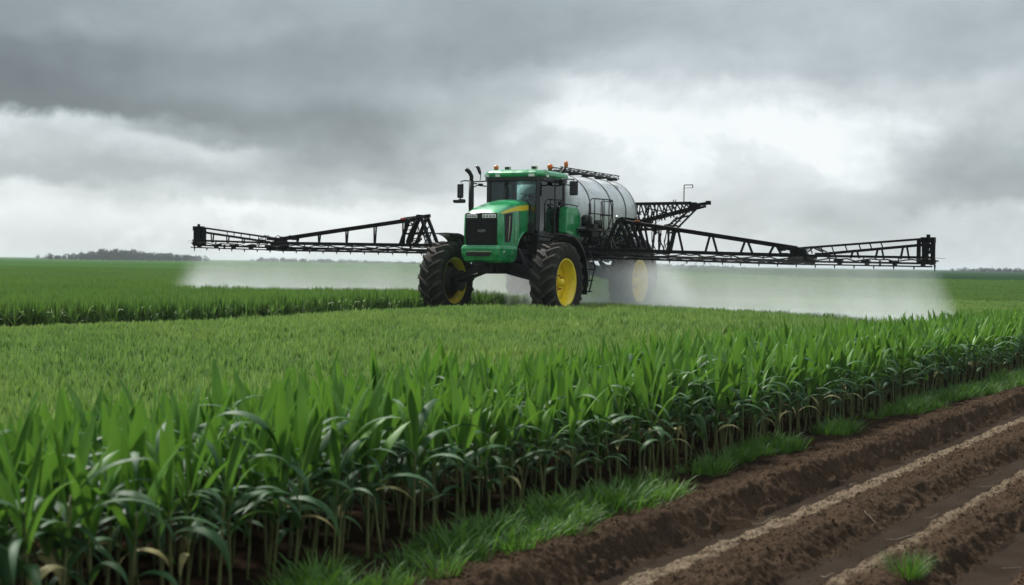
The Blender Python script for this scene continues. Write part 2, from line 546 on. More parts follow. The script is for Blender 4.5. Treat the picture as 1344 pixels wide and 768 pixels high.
# the dirt track beside the crop
PROF = np.array([(0.55, -0.02), (0.8, 0.0), (0.98, 0.03), (1.08, 0.035), (1.15, 0.01), (1.29, -0.165), (1.35, -0.20), (1.52, -0.20), (1.57, -0.165),
                 (1.66, -0.145), (1.82, -0.13), (1.92, -0.105), (2.05, -0.075), (2.18, -0.065), (2.26, -0.09), (2.37, -0.18), (2.42, -0.205),
                 (2.68, -0.205), (2.73, -0.17), (2.83, -0.145), (2.95, -0.12), (3.08, -0.07), (3.19, -0.06), (3.27, -0.09),
                 (3.37, -0.18), (3.42, -0.21), (3.75, -0.21), (3.95, -0.1), (4.2, 0.0), (5.0, 0.0), (6.0, -0.05), (6.6, -0.32)])
ss = np.concatenate([np.arange(0.55, 4.3, 0.0125), np.arange(4.3, 6.6, 0.05)])
ts = [-9.0]
while ts[-1] < 72:
    ts.append(ts[-1] + 0.0115 * max(1.0, (ts[-1] + 10.5) / 9.5) ** 1.25)
ts = np.array(ts)
SS, TT = np.meshgrid(ss, ts)
wob = 0.05 * (fbm(TT * 0.5, SS * 0 + 3.3, 3, 5) - 0.5) * 2
wob2 = wob + 0.10 * (fbm(TT * 3.1, SS * 1.2, 3, 9) - 0.5)
prof = np.interp(SS + wob2, PROF[:, 0], PROF[:, 1])
rut = np.maximum.reduce([S(SS + wob, a - 0.03, a + 0.02) * (1 - S(SS + wob, b_ - 0.03, b_ + 0.02)) for a, b_ in ((1.34, 1.55), (2.41, 2.71), (3.41, 3.78))])
sand = np.maximum.reduce([S(SS + wob + 0.09 * (fbm(TT * 5, SS * 5, 4, 31) - 0.5), a - 0.02, a + 0.02) * (1 - S(SS + wob + 0.22 * (fbm(TT * 4, SS * 4, 4, 33) - 0.5), b_ - 0.03, b_ + 0.03)) * k
                          for a, b_, k in ((1.55, 1.79, 0.9), (2.72, 2.90, 0.7))])
rough = 1 - 0.93 * rut - 0.45 * sand * (1 - rut)
clod = np.abs(fbm(TT * 9, SS * 9, 4, 41) - 0.5) * 2
lump = fbm(TT * 22, SS * 22, 4, 51, 0.6)
slide = fbm(TT * 16, SS * 3.5, 3, 61) - 0.5
face = S(SS, 1.05, 1.15) * (1 - S(SS, 1.30, 1.38)) + S(SS, 2.15, 2.25) * (1 - S(SS, 2.37, 2.44)) + S(SS, 3.15, 3.25) * (1 - S(SS, 3.35, 3.42))
ZZ = prof + rough * (0.055 * (fbm(TT * 3.3, SS * 4.0, 4, 71) - 0.5) + 0.065 * (lump - 0.5) + 0.040 * (0.35 - clod)) + 0.05 * slide * face
ZZ = ZZ + 0.032 * (1 - rut) * (S(fbm(TT * 2.2, SS * 6.5, 4, 95), 0.5, 0.62) - 0.4) * (0.5 + 0.5 * face) 
ZZ = ZZ + 0.012 * (fbm(TT * 40, SS * 40, 2, 81) - 0.5) * (1 - 0.9 * rut)
xx, yy = xy(SS, TT)
ZZ = ZZ + ground_z(xx, yy)
V = np.stack([xx, yy, ZZ], -1).reshape(-1, 3)
nr, nc = SS.shape
idx = np.arange(nr * nc).reshape(nr, nc)
F = np.stack([idx[:-1, :-1], idx[:-1, 1:], idx[1:, 1:], idx[1:, :-1]], -1).reshape(-1, 4)[:, ::-1]
me = mesh_np('dirt_track', V, F, [M['track']], True)
for nm, arr in (('sand', sand), ('rut', rut)):
    a = me.attributes.new(nm, 'FLOAT', 'POINT'); a.data.foreach_set('value', arr.astype(np.float32).ravel())
tr = bpy.data.objects.new('dirt_track', me); COL.objects.link(tr)
tag(tr, 'brown earth track with smooth ruts and two pale sandy strips', 'track', kind='structure')
def track_z(x, y):
    s, t = st(x, y)
    return float(np.interp(s, PROF[:, 0], PROF[:, 1])) + float(ground_z(x, y))

# loose crumbs of soil on the track: nobody could count them
def ico():
    p = (1 + 5 ** 0.5) / 2
    v = np.array([(-1, p, 0), (1, p, 0), (-1, -p, 0), (1, -p, 0), (0, -1, p), (0, 1, p), (0, -1, -p), (0, 1, -p), (p, 0, -1), (p, 0, 1), (-p, 0, -1), (-p, 0, 1)], float)
    v /= np.linalg.norm(v[0])
    f = np.array([(0, 11, 5), (0, 5, 1), (0, 1, 7), (0, 7, 10), (0, 10, 11), (1, 5, 9), (5, 11, 4), (11, 10, 2), (10, 7, 6), (7, 1, 8), (3, 9, 4), (3, 4, 2), (3, 2, 6), (3, 6, 8), (3, 8, 9), (4, 9, 5), (2, 4, 11), (6, 2, 10), (8, 6, 7), (9, 8, 1)])
    return v, f
iv, if_ = ico()
NCL = 90000
cs_ = RNG.uniform(0.9, 4.2, NCL); ct_ = -8 + 34 * RNG.uniform(0, 1, NCL) ** 1.4
keep = np.ones(NCL, bool)
for a, b_ in ((1.38, 1.53), (2.45, 2.64), (3.43, 3.75)):
    keep &= ~((cs_ > a) & (cs_ < b_) & (RNG.uniform(0, 1, NCL) < 0.93))
cs_ = cs_[keep]; ct_ = ct_[keep]; n_ = len(cs_)
cr = 0.0025 + 0.009 * RNG.uniform(0, 1, n_) ** 3.0
cx_, cy_ = xy(cs_, ct_)
si = np.clip(np.searchsorted(ss, cs_), 0, len(ss) - 1); ti = np.clip(np.searchsorted(ts, ct_), 0, len(ts) - 1)
cz_ = ZZ[ti, si]
VV = iv[None] * cr[:, None, None] * RNG.uniform(0.6, 1.3, (n_, 12, 1)) * RNG.uniform(0.7, 1.3, (n_, 1, 3))
VV = VV + np.stack([cx_, cy_, cz_], -1)[:, None, :]
FF = (if_[None] + (np.arange(n_) * 12)[:, None, None]).reshape(-1, 3)
co = bpy.data.objects.new('soil_crumbs', mesh_np('soil_crumbs', VV.reshape(-1, 3), FF, [M['track']], False))
for nm in ('sand', 'rut'):
    arr = (sand if nm == 'sand' else rut)[ti, si]
    a = co.data.attributes.new(nm, 'FLOAT', 'POINT'); a.data.foreach_set('value', np.repeat(arr, 12).astype(np.float32))
COL.objects.link(co)
tag(co, 'loose brown soil crumbs scattered over the track ridges', 'soil', kind='stuff')

# ------------------------------------------------------------------ leaves
def leaf_geo(base, az, e0, bend, L, Wd, nseg=8, fold=0.25, pw=1.3, peak=0.38, base_w=0.35, twist=0.0, sway=0.0):
    V = []; p = np.array(base, float)
    ds_ = L / nseg
    for i in range(nseg + 1):
        u = i / nseg
        el = e0 - bend * u ** pw
        a = az + sway * u
        d = np.array([math.cos(a) * math.cos(el), math.sin(a) * math.cos(el), math.sin(el)])
        side0 = np.array([-math.sin(a), math.cos(a), 0.0])
        nrm0 = np.cross(d, side0)
        tw = twist * u
        side = side0 * math.cos(tw) + nrm0 * math.sin(tw)
        nrm = np.cross(d, side)
        w = Wd * 0.5 * ((base_w + (1 - base_w) * min(1, u / peak) ** 0.8) if u < peak else max(0.0, 1 - ((u - peak) / (1 - peak)) ** 1.7))
        V += [p + side * w - nrm * w * fold, p.copy(), p - side * w - nrm * w * fold]
        p = p + d * ds_
    F = []
    for i in range(nseg):
        o = i * 3
        F += [(o, o + 1, o + 4, o + 3), (o + 1, o + 2, o + 5, o + 4)]
    return V, F

def make_corn_parts(seed, h=1.0):
    """geometry of one maize plant: stalk mesh builder and a list of (builder, material)"""
    r = random.Random(seed)
    st_h = r.uniform(0.60, 0.70)
    lean = (r.uniform(-0.03, 0.03), r.uniform(-0.03, 0.03))
    pos = lambda z: (lean[0] * z / st_h, lean[1] * z / st_h, z)
    stalk = MB()
    pts = []; rs = []
    nn = 9
    for i in range(nn + 1):
        z = -0.06 + (st_h + 0.06) * i / nn
        pts.append(pos(z)); rs.append((0.0092 - 0.0030 * i / nn) * (1.18 if i % 2 == 0 else 1.0))
    stalk.tube(pts, rs, 7)
    leaves = []
    az0 = r.uniform(0, 2 * PI)
    nup = r.choice([4, 5, 5])
    for i in range(nup):
        a = az0 + PI * i + r.uniform(-0.7, 0.7)
        z = st_h * (0.72 + 0.28 * i / (nup - 1))
        L = r.uniform(0.36, 0.50) * (1.0 if i > 1 else 1.05)
        e0 = math.radians(r.uniform(74, 88) - (8 if i < 2 else 0))
        V, F = leaf_geo(pos(z), a, e0, math.radians(r.uniform(8, 40) + (35 if i == 0 else 0)), L, r.uniform(0.052, 0.082), 8, 0.30, r.uniform(1.3, 2.2), 0.45, 0.42,
                        twist=r.uniform(-0.9, 0.9), sway=r.uniform(-0.3, 0.3))
        b = MB(); b.raw(V, F, True); leaves.append((b, 'leaf'))
    nar = r.choice([4, 5, 6])
    for i in range(nar):
        a = az0 + PI * (i + 0.5) * r.choice([1, 1, 1.3]) + r.uniform(-0.9, 0.9)
        z = st_h * (0.38 + 0.60 * i / (nar - 1)) + r.uniform(-0.04, 0.04)
        L = r.uniform(0.38, 0.58) * (0.75 if i == 0 else 1)
        V, F = leaf_geo(pos(z), a, math.radians(r.uniform(45, 74)), math.radians(r.uniform(85, 160)), L, r.uniform(0.046, 0.068), 10, 0.32, r.uniform(0.9, 1.3), 0.35, 0.45,
                        twist=r.uniform(-0.5, 0.5), sway=r.uniform(-0.5, 0.5))
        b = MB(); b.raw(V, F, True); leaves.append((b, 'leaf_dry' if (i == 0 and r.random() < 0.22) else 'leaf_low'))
    return stalk, leaves

NVAR = 14
protos = []      # individual, with parts
corn_var = []    # merged, for the mass behind
for k in range(NVAR):
    stalk, leaves = make_corn_parts(100 + k)
    parts = [('stalk', stalk.mesh('stalk'), 'stalk')]
    for b, mk in leaves:
        parts.append(('leaf', b.mesh('leaf'), mk))
    for nm, me, mk in parts:
        me.materials.append(M[mk])
    protos.append([(nm, me) for nm, me, mk in parts])
    mb = MB()
    mb.raw(stalk.v[0], [tuple(f) for f in stalk.f], True, 0)
    for b, mk in leaves:
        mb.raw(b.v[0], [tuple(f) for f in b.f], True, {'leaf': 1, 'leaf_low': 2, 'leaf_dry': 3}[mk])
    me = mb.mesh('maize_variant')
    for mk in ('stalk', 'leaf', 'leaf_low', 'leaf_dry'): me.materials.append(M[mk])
    corn_var.append(bpy.data.objects.new('maize_variant', me))

# ------------------------------------------------------------------ scatter stuff with geometry nodes
def scatter(name, pts, rotz, scl, idx, variants, label, cat, kind='stuff', tilt=None):
    coll = bpy.data.collections.new(name + '_kinds')
    for i, v in enumerate(variants):
        v.name = '%s_kind_%02d' % (name, i)
        coll.objects.link(v)
    me = bpy.data.meshes.new(name)
    n = len(pts)
    me.vertices.add(n); me.vertices.foreach_set('co', np.asarray(pts, np.float32).ravel())
    rot = np.zeros((n, 3), np.float32); rot[:, 2] = rotz
    if tilt is not None: rot[:, :2] = tilt
    a = me.attributes.new('rot', 'FLOAT_VECTOR', 'POINT'); a.data.foreach_set('vector', rot.ravel())
    a = me.attributes.new('scl', 'FLOAT_VECTOR', 'POINT'); a.data.foreach_set('vector', np.asarray(scl, np.float32).ravel())
    a = me.attributes.new('idx', 'INT', 'POINT'); a.data.foreach_set('value', np.asarray(idx, np.int32))
    o = bpy.data.objects.new(name, me)
    COL.objects.link(o)
    ng = bpy.data.node_groups.new(name, 'GeometryNodeTree')
    ng.interface.new_socket('Geometry', in_out='INPUT', socket_type='NodeSocketGeometry')
    ng.interface.new_socket('Geometry', in_out='OUTPUT', socket_type='NodeSocketGeometry')
    N = ng.nodes; Lk = ng.links
    gi = N.new('NodeGroupInput'); gout = N.new('NodeGroupOutput')
    ip = N.new('GeometryNodeInstanceOnPoints'); ci = N.new('GeometryNodeCollectionInfo')
    ci.inputs['Collection'].default_value = coll
    ci.inputs['Separate Children'].default_value = True
    ci.inputs['Reset Children'].default_value = True
    def attr(nm, dt):
        q = N.new('GeometryNodeInputNamedAttribute'); q.data_type = dt; q.inputs['Name'].default_value = nm
        return [s for s in q.outputs if s.enabled][0]
    Lk.new(gi.outputs[0], ip.inputs['Points'])
    Lk.new(ci.outputs[0], ip.inputs['Instance'])
    ip.inputs['Pick Instance'].default_value = True
    Lk.new(attr('idx', 'INT'), ip.inputs['Instance Index'])
    e2r = N.new('FunctionNodeEulerToRotation')
    Lk.new(attr('rot', 'FLOAT_VECTOR'), e2r.inputs[0]); Lk.new(e2r.outputs[0], ip.inputs['Rotation'])
    Lk.new(attr('scl', 'FLOAT_VECTOR'), ip.inputs['Scale'])
    Lk.new(ip.outputs[0], gout.inputs[0])
    md = o.modifiers.new('scatter', 'NODES'); md.node_group = ng
    tag(o, label, cat, kind=kind)
    return o

# ------------------------------------------------------------------ individual maize plants of the front rows
def px_of(x, y, z):
    P = PITCH
    v = np.stack([x, y, z - 2.0], -1)
    f = v @ np.array([0, math.cos(P), -math.sin(P)])
    return 672 + 1867 * (v[..., 0]) / f, 384 - 1867 * (v @ np.array([0, math.sin(P), math.cos(P)])) / f
cand = []
r = random.Random(5)
row = 0
sd_ = 0.0
while sd_ < 3.9:
    tt = -11.0
    sp = 0.235 if row < 3 else 0.21
    while tt < 62:
        s0 = -sd_ + 0.10 + r.uniform(-0.07, 0.07); t0 = tt + r.uniform(-0.07, 0.07)
        cand.append((s0, t0, row))
        tt += sp
    sd_ += 0.24
    row += 1
cand = np.array(cand)
cx, cyy = xy(cand[:, 0], cand[:, 1])
ok = (cyy > 4.5) & (np.abs(cx) < 0.42 * cyy + 3.0) & (cyy < 62)
cand = cand[ok]; cx = cx[ok]; cyy = cyy[ok]
cz = ground_z(cx, cyy)
# thin the deeper rows a little where the finer crop takes over
h_in = -cand[:, 0]
thin = RNG.uniform(0, 1, len(cx)) < np.clip(1.15 - (h_in - 1.1) / 2.2, 0, 1)
cand = cand[thin]; cx = cx[thin]; cyy = cyy[thin]; cz = cz[thin]; h_in = h_in[thin]
ppx, ppy = px_of(cx, cyy, cz + 0.85)
vis = (ppx > -30) & (ppx < 1374) & (ppy < 800)
score = cyy + 5.5 * h_in + np.where(vis, 0, 1e4)
order = np.argsort(score)
indiv = order[:300]
rest = order[300:]
hs = 1.06 - 0.06 * S(cyy, 18, 30) + 0.10 * (fbm(cand[:, 1] * 0.6, cand[:, 0] * 0.8, 3, 91) - 0.5)
hs = hs * (1 - 0.30 * S(h_in, 1.0, 3.8))
def corn_label(s, t, x, y, px):
    front = s > -0.05
    if px < 260: z = 'blurred at the lower left'
    elif px < 560: z = 'left of the verge grass clumps'
    elif px < 860: z = 'below the sprayer'
    elif px < 1120: z = 'below the right boom'
    else: z = 'near the right edge'
    if front:
        return 'maize plant with drooping leaves, outermost row, ' + z, 'outermost maize row, ' + z
    return 'upright maize plant just inside the outermost row, ' + z, 'inner maize rows, ' + z
for j, i in enumerate(indiv):
    k = int(RNG.integers(0, NVAR))
    e = bpy.data.objects.new('maize_plant', None)
    e.empty_display_size = 0.1
    COL.objects.link(e)
    e.location = (cx[i], cyy[i], cz[i])
    e.rotation_euler = (RNG.normal(0, 0.07), RNG.normal(0, 0.07), RNG.uniform(0, 2 * PI))
    sc_ = hs[i] * RNG.uniform(0.86, 1.10)
    e.scale = (sc_ * RNG.uniform(0.95, 1.15), sc_ * RNG.uniform(0.95, 1.15), sc_)
    lb, gr = corn_label(cand[i, 0], cand[i, 1], cx[i], cyy[i], ppx[i])
    tag(e, lb, 'maize plant', gr)
    for nm, me in protos[k]:
        o = bpy.data.objects.new(nm, me); COL.objects.link(o); o.parent = e
n_ = len(rest)
sc_ = (hs[rest] * RNG.uniform(0.86, 1.10, n_))
wf_ = 1.05 - 0.42 * S(h_in[rest], 0.8, 3.0)
scatter('maize_rows', np.stack([cx[rest], cyy[rest], cz[rest]], -1), RNG.uniform(0, 2 * PI, n_),
        np.stack([sc_ * wf_, sc_ * wf_, sc_], -1), RNG.integers(0, NVAR, n_), corn_var,
        'mass of maize tops behind the front rows', 'maize', tilt=RNG.normal(0, 0.07, (n_, 2)))

# ------------------------------------------------------------------ fine crop of the open field
def crop_patch(seed, size, nplants, h, wd, blades, seg, m, spread=0.45):
    r = random.Random(seed)
    V = []; F = []
    for i in range(nplants):
        x = r.uniform(-size / 2, size / 2); y = r.uniform(-size / 2, size / 2)
        a0 = r.uniform(0, 2 * PI)
        hh = h * r.uniform(0.82, 1.06)
        for j in range(blades):
            up = j >= blades // 3
            a = a0 + PI * j + r.uniform(-0.8, 0.8)
            z0 = hh * (r.uniform(0.30, 0.55) if up else r.uniform(0.25, 0.5))
            L = (hh - z0) * r.uniform(0.92, 1.12) if up else hh * r.uniform(0.4, 0.55)
            e0 = math.radians(r.uniform(72, 90) if up else r.uniform(48, 68))
            v, f = leaf_geo((x, y, z0), a, e0, math.radians(r.uniform(3, 35) if up else r.uniform(60, 120)), L, wd * r.uniform(0.8, 1.2), seg, 0.3,
                            1.6, 0.4, 0.45, twist=r.uniform(-0.6, 0.6))
            o = len(V); V += v; F += [tuple(q + o for q in ff) for ff in f]
    me = mesh_np('crop_patch', np.array(V), np.array(F), [m], True)
    return bpy.data.objects.new('crop_patch', me)

def wheel_free(x, y):
    # keep wheel ruts open
    keep = np.ones(len(x), bool)
    for (wx, wy) in WHEELS:
        keep &= ((x - wx) ** 2 + (y - wy) ** 2) > 0.75 ** 2
    return keep
A = math.radians(27)
O = np.array([-0.31, 38.17, 0.45])
def veh(x, y, z=0.0):
    return (O[0] - math.sin(A) * x + math.cos(A) * y, O[1] - math.cos(A) * x - math.sin(A) * y, O[2] + z)
WHEELS = [veh(0, 1.67)[:2], veh(0, -1.67)[:2], veh(-5.15, 1.67)[:2], veh(-5.15, -1.67)[:2]]

def place_patches(name, size, ymin, ymax, margin, variants, label, tall):
    t = np.arange(-30, 260, size * 0.86); s = np.arange(-260, 60, size * 0.86)
    TT_, SS_ = np.meshgrid(t, s)
    TT_ = TT_.ravel() + RNG.uniform(-0.2, 0.2, TT_.size) * size; SS_ = SS_.ravel() + RNG.uniform(-0.2, 0.2, SS_.size) * size
    x, y = xy(SS_, TT_)
    keep = (y > ymin) & (y <= ymax) & (np.abs(x) < 0.40 * y + margin)
    hin = -SS_
    tl = tall_line(x)
    left = 1 - S(x, 0.5, 4.0)
    if tall:
        keep &= (x < 4.0) & (y > tl + size * 0.5) & (hin > 3.4)
    else:
        keep &= (hin > 0.9 + size * 0.4 + 1.6 * RNG.uniform(0, 1, len(x)))
        gap = (y > tl - 0.9) & (x < 4.0)
        keep &= ~gap
    x = x[keep]; y = y[keep]; hin = hin[keep]
    kf = wheel_free(x, y); x = x[kf]; y = y[kf]; hin = hin[kf]
    z = ground_z(x, y)
    n = len(x)
    tl = tall_line(x); left = 1 - S(x, 0.5, 4.0)
    if tall:
        hz = 1.0 + 0.35 * S(-x, -2, 6) * (1 - S(y, 60, 90))
        hz = hz * (1 - 0.35 * S(x, -1.0, 2.5))
    else:
        hz = 1.0 + 0.48 * np.exp(-(np.maximum(hin - 1.2, 0) / 3.0) ** 2)
        hz = hz * (1 - 0.14 * S(-x, 3, 9) * S(y, 20, 28)) * (1 - 0.22 * S(y - tl, -4.0, -1.0) * left)
    hz = hz * (0.93 + 0.22 * (fbm(x * 0.35, y * 0.35, 3, 123) - 0.3)) * RNG.uniform(0.95, 1.05, n)
    q = RNG.integers(0, 4, n) * PI / 2
    print(name, n)
    return scatter(name, np.stack([x, y, z], -1), q + math.atan2(ET[1], ET[0]) + RNG.uniform(-0.1, 0.1, n),
                   np.stack([np.ones(n), np.ones(n), hz], -1), RNG.integers(0, len(variants), n), variants, label, 'crop')
near_v = [crop_patch(300 + i, 0.7, 27, 0.52, 0.040, 7, 4, M['crop']) for i in range(7)]
place_patches('field_crop', 0.7, 8, 58, 3.0, near_v, 'bright green young crop filling the field in front of the sprayer', False)
tall_v = [crop_patch(330 + i, 0.7, 36, 0.66, 0.032, 7, 4, M['crop_tall']) for i in range(5)]
place_patches('tall_crop', 0.7, 20, 60, 4.0, tall_v, 'darker taller crop beyond the wheel track at the left', True)
far_v = [crop_patch(350 + i, 3.0, 210, 0.52, 0.075, 5, 2, M['crop_tall']) for i in range(4)]
place_patches('distant_crop', 3.0, 57, 150, 6.0, far_v, 'distant even green crop reaching towards the horizon', False) if False else None
def far_patches():
    gx_ = np.arange(-75, 76, 2.6); gy_ = np.arange(58, 152, 2.6)
    x, y = np.meshgrid(gx_, gy_); x = x.ravel() + RNG.uniform(-.4, .4, x.size); y = y.ravel() + RNG.uniform(-.4, .4, y.size)
    k = np.abs(x) < 0.40 * y + 6
    s, t = st(x, y); k &= s < -3.0
    x = x[k]; y = y[k]; z = ground_z(x, y); n = len(x)
    hz = np.clip(1.0 + 0.30 * S(-x, -2, 6) * (1 - S(y, 60, 100)), 0, 2)
    z = z - 0.45 * S(y, 70, 200) * 0.3
    scatter('distant_crop', np.stack([x, y, z], -1), RNG.integers(0, 4, n) * PI / 2, np.stack([np.ones(n), np.ones(n), hz], -1),
            RNG.integers(0, 4, n), far_v, 'distant even green crop reaching towards the horizon', 'crop')
far_patches()

# ------------------------------------------------------------------ verge grass
def tuft(seed, n, h, rad, wd, seg=5):
    r = random.Random(seed); V = []; F = []
    for i in range(n):
        a = r.uniform(0, 2 * PI); rr = rad * r.random() ** 0.6
        L = h * r.uniform(0.55, 1.15)
        lean_ = math.radians(86 - 38 * (rr / rad) * r.uniform(0.4, 1.2))
        v, f = leaf_geo((rr * math.cos(a), rr * math.sin(a), -0.015), a + r.uniform(-0.8, 0.8), lean_, math.radians(r.uniform(20, 85)), L, wd * r.uniform(0.7, 1.3), seg, 0.25, 1.5, 0.25, 0.7,
                        twist=r.uniform(-0.8, 0.8))
        o = len(V); V += v; F += [tuple(q + o for q in ff) for ff in f]
    return bpy.data.objects.new('tuft', mesh_np('tuft', np.array(V), np.array(F), [M['grass']], True))
tv = [tuft(500 + i, 30, 0.23, 0.10, 0.0105) for i in range(5)] + [tuft(520, 30, 0.11, 0.10, 0.006)]
NG = 5600
gs = RNG.uniform(0.12, 1.25, NG); gt = -8 + 60 * RNG.uniform(0, 1, NG) ** 1.2
edge = np.interp(gt, [-8, -3, 0, 1.5, 3.5, 5.5, 8, 12, 16, 20], [0.95, 0.88, 0.85, 0.8, 0.45, 0.62, 0.48, 0.55, 0.85, 0.95]) + 0.35 * (fbm(gt * 0.9, gt * 0 + 1.5, 3, 201) - 0.5) + 0.34 * (fbm(gt * 3.4, gs * 1, 2, 211) - 0.5)
dens = fbm(gt * 1.6, gs * 2.4, 3, 221)
k = (gs < edge) & (dens > 0.455 + 0.10 * (gs < 0.05)) & (RNG.uniform(0, 1, NG) < np.where(gs < 0.0, 0.35, 0.9))
gs = gs[k]; gt = gt[k]; dens = dens[k]; edge = edge[k]
gxx, gyy = xy(gs, gt)
si = np.clip(np.searchsorted(ss, gs), 0, len(ss) - 1); ti = np.clip(np.searchsorted(ts, gt), 0, len(ts) - 1)
gz = np.where(gs > 0.56, ZZ[ti, si], ground_z(gxx, gyy))
n_ = len(gs)
hh = (0.50 + 2.1 * np.clip(dens - 0.33, 0, 0.4)) * RNG.uniform(0.55, 1.35, n_) * 0.88 * np.where(gs < 0.3, 0.7, 1.0)
print('grass', n_)
scatter('verge_grass', np.stack([gxx, gyy, gz], -1), RNG.uniform(0, 2 * PI, n_), np.stack([hh * 1.1, hh * 1.1, hh], -1),
        RNG.integers(0, 6, n_), tv, 'lush green grass along the foot of the maize', 'grass')
# the lone tuft on the track
gt_m = tuft(700, 150, 0.23, 0.10, 0.0065).data
def pix_ground(px, py, zz=0.0):
    ca, sa = math.cos(math.radians(0.78)), math.sin(math.radians(0.78))
    a, b = px - 672, -(py - 384)
    a2, b2 = a * ca - b * sa, a * sa + b * ca
    P = PITCH
    d = np.array([a2, 1867 * math.cos(P) + b2 * math.sin(P), -1867 * math.sin(P) + b2 * math.cos(P)])
    t = (zz - 2.0) / d[2]
    return d[0] * t, d[1] * t
tx, ty = pix_ground(1192, 752, -0.06)
to = bpy.data.objects.new('grass_tuft', gt_m); COL.objects.link(to); to.location = (tx, ty, track_z(tx, ty) - 0.005)
tag(to, 'small bright green grass tuft growing alone on the bare earth of the track', 'grass tuft')

# dry straws on the track
STRAWS = [(1006, 673, 0.26, 0.25, 'long pale bent straw in the first rut below the first bank'),
          (1184, 692, 0.27, 0.05, 'longest pale straw lying across the clods beside the second rut'),
          (1142, 680, 0.14, -1.0, 'thin straw leaning down the ridge, touching the longest straw'),
          (1296, 626, 0.14, 0.15, 'short white straw in the second rut, farthest up the track'),
          (1086, 741, 0.16, -1.2, 'thin pale stalk stuck in the dark ridge at the lower edge'),
          (1222, 665, 0.13, 0.3, 'short straw with a crooked end between ridge and second rut'),
          (1330, 727, 0.16, 0.1, 'white straw in the last rut at the right edge'),
          (1252, 672, 0.10, 0.5, 'tiny pale straw beside the narrow sandy strip'),
          (1120, 629, 0.10, 0.4, 'small straw chip under the first bank, in its rut')]
for i, (px, py, L, ang, lab) in enumerate(STRAWS):
    x, y = pix_ground(px, py, -0.10)
    r = random.Random(900 + i)
    mb = MB(); pts = []
    n = 7
    for j in range(n):
        u = j / (n - 1) - 0.5
        px_ = x + math.cos(ang) * u * L + r.uniform(-0.006, 0.006); py_ = y + math.sin(ang) * u * L + 0.03 * L * math.sin(u * 5 + i)
        s0, t0 = st(px_, py_)
        si0 = min(len(ss) - 1, max(0, int(np.searchsorted(ss, s0)))); ti0 = min(len(ts) - 1, max(0, int(np.searchsorted(ts, t0))))
        pts.append([px_, py_, float(ZZ[max(0, ti0 - 3):ti0 + 4, max(0, si0 - 3):si0 + 4].max()) + 0.004])
    pts = np.array(pts); pts[:, 2] = np.maximum(pts[:, 2], np.convolve(np.pad(pts[:, 2], 1, 'edge'), np.ones(3) / 3, 'valid'))
    c = pts.mean(0); mb.tube((pts - c).tolist(), [0.0018, 0.0026, 0.003, 0.003, 0.0026, 0.002, 0.0012], 6)
    o = mb.build('dry_straw', M['straw']); o.location = c
    tag(o, lab, 'straw', 'dry straws lying on the track')
# ------------------------------------------------------------------ the self-propelled sprayer
# local axes: x forward, y to the machine's left (right in the photo), z up
root = empty('crop_sprayer', tuple(O), -PI / 2 - A)
tag(root, 'green field sprayer with steel tank, yellow wheels and wide black booms spraying the crop', 'sprayer')

# --- chassis
b = MB()
for sy in (-1, 1):
    b.beam((1.0, 0.42 * sy, 1.78), (-7.3, 0.42 * sy, 1.82), 0.14, 0.30)
for xx_ in (0.8, -0.6, -1.9, -3.3, -4.6, -5.9, -7.2):
    b.box((xx_, 0, 1.8), (0.16, 0.8, 0.22))
b.box((0.15, 0, 1.55), (1.2, 0.62, 0.55))           # engine sump and gearbox
b.box((-0.9, 0, 1.62), (1.0, 0.8, 0.5))
b.box((-1.6, 0, 2.05), (1.5, 1.35, 0.45))           # cab floor pan
b.box((-3.2, 0, 1.9), (1.2, 0.9, 0.35))
b.box((0.7, 0.1, 1.42), (0.5, 0.3, 0.24))
ch = b.build('chassis', M['black'], root, 0.02)
b = MB()
r = random.Random(3)
for i in range(40):       # hoses and pipes below tank and cab
    x0 = r.uniform(-0.3, -6.2); y0 = r.uniform(-0.9, 1.05); z0 = r.uniform(1.55, 2.15)
    L = r.uniform(0.4, 1.3)
    b.tube([(x0, y0, z0), (x0 - L * 0.3, y0 + r.uniform(-0.1, 0.1), z0 - r.uniform(0, 0.18)), (x0 - L * 0.7, y0 + r.uniform(-0.1, 0.1), z0 - r.uniform(-0.05, 0.2)),
            (x0 - L, y0 + r.uniform(-0.15, 0.15), z0 + r.uniform(-0.1, 0.1))], r.uniform(0.012, 0.03), 6)
for i in range(26):
    x0 = r.uniform(-2.6, -5.6); y0 = r.uniform(0.55, 1.15); z0 = r.uniform(1.6, 2.15)
    b.box((x0, y0, z0), (r.uniform(0.08, 0.3), r.uniform(0.08, 0.25), r.uniform(0.06, 0.22)))
for i in range(14):
    x0 = r.uniform(-0.2, -0.95); y0 = r.uniform(0.35, 0.6); z0 = r.uniform(1.5, 2.3)
    b.box((x0, y0, z0), (r.uniform(0.08, 0.3), r.uniform(0.08, 0.2), r.uniform(0.06, 0.22)))
b.build('plumbing', M['black'], root, 0.006)
b = MB()
for i in range(12):
    x0 = r.uniform(-2.8, -5.4); y0 = r.uniform(1.0, 1.2); z0 = r.uniform(1.65, 2.15)
    b.lathe([(0.0, -0.05), (0.035, -0.05), (0.035, 0.05), (0.0, 0.05)], (x0, y0, z0), r.choice(['x', 'y', 'z']), 10, smooth=False)
b.build('valve', M['grey'], root)

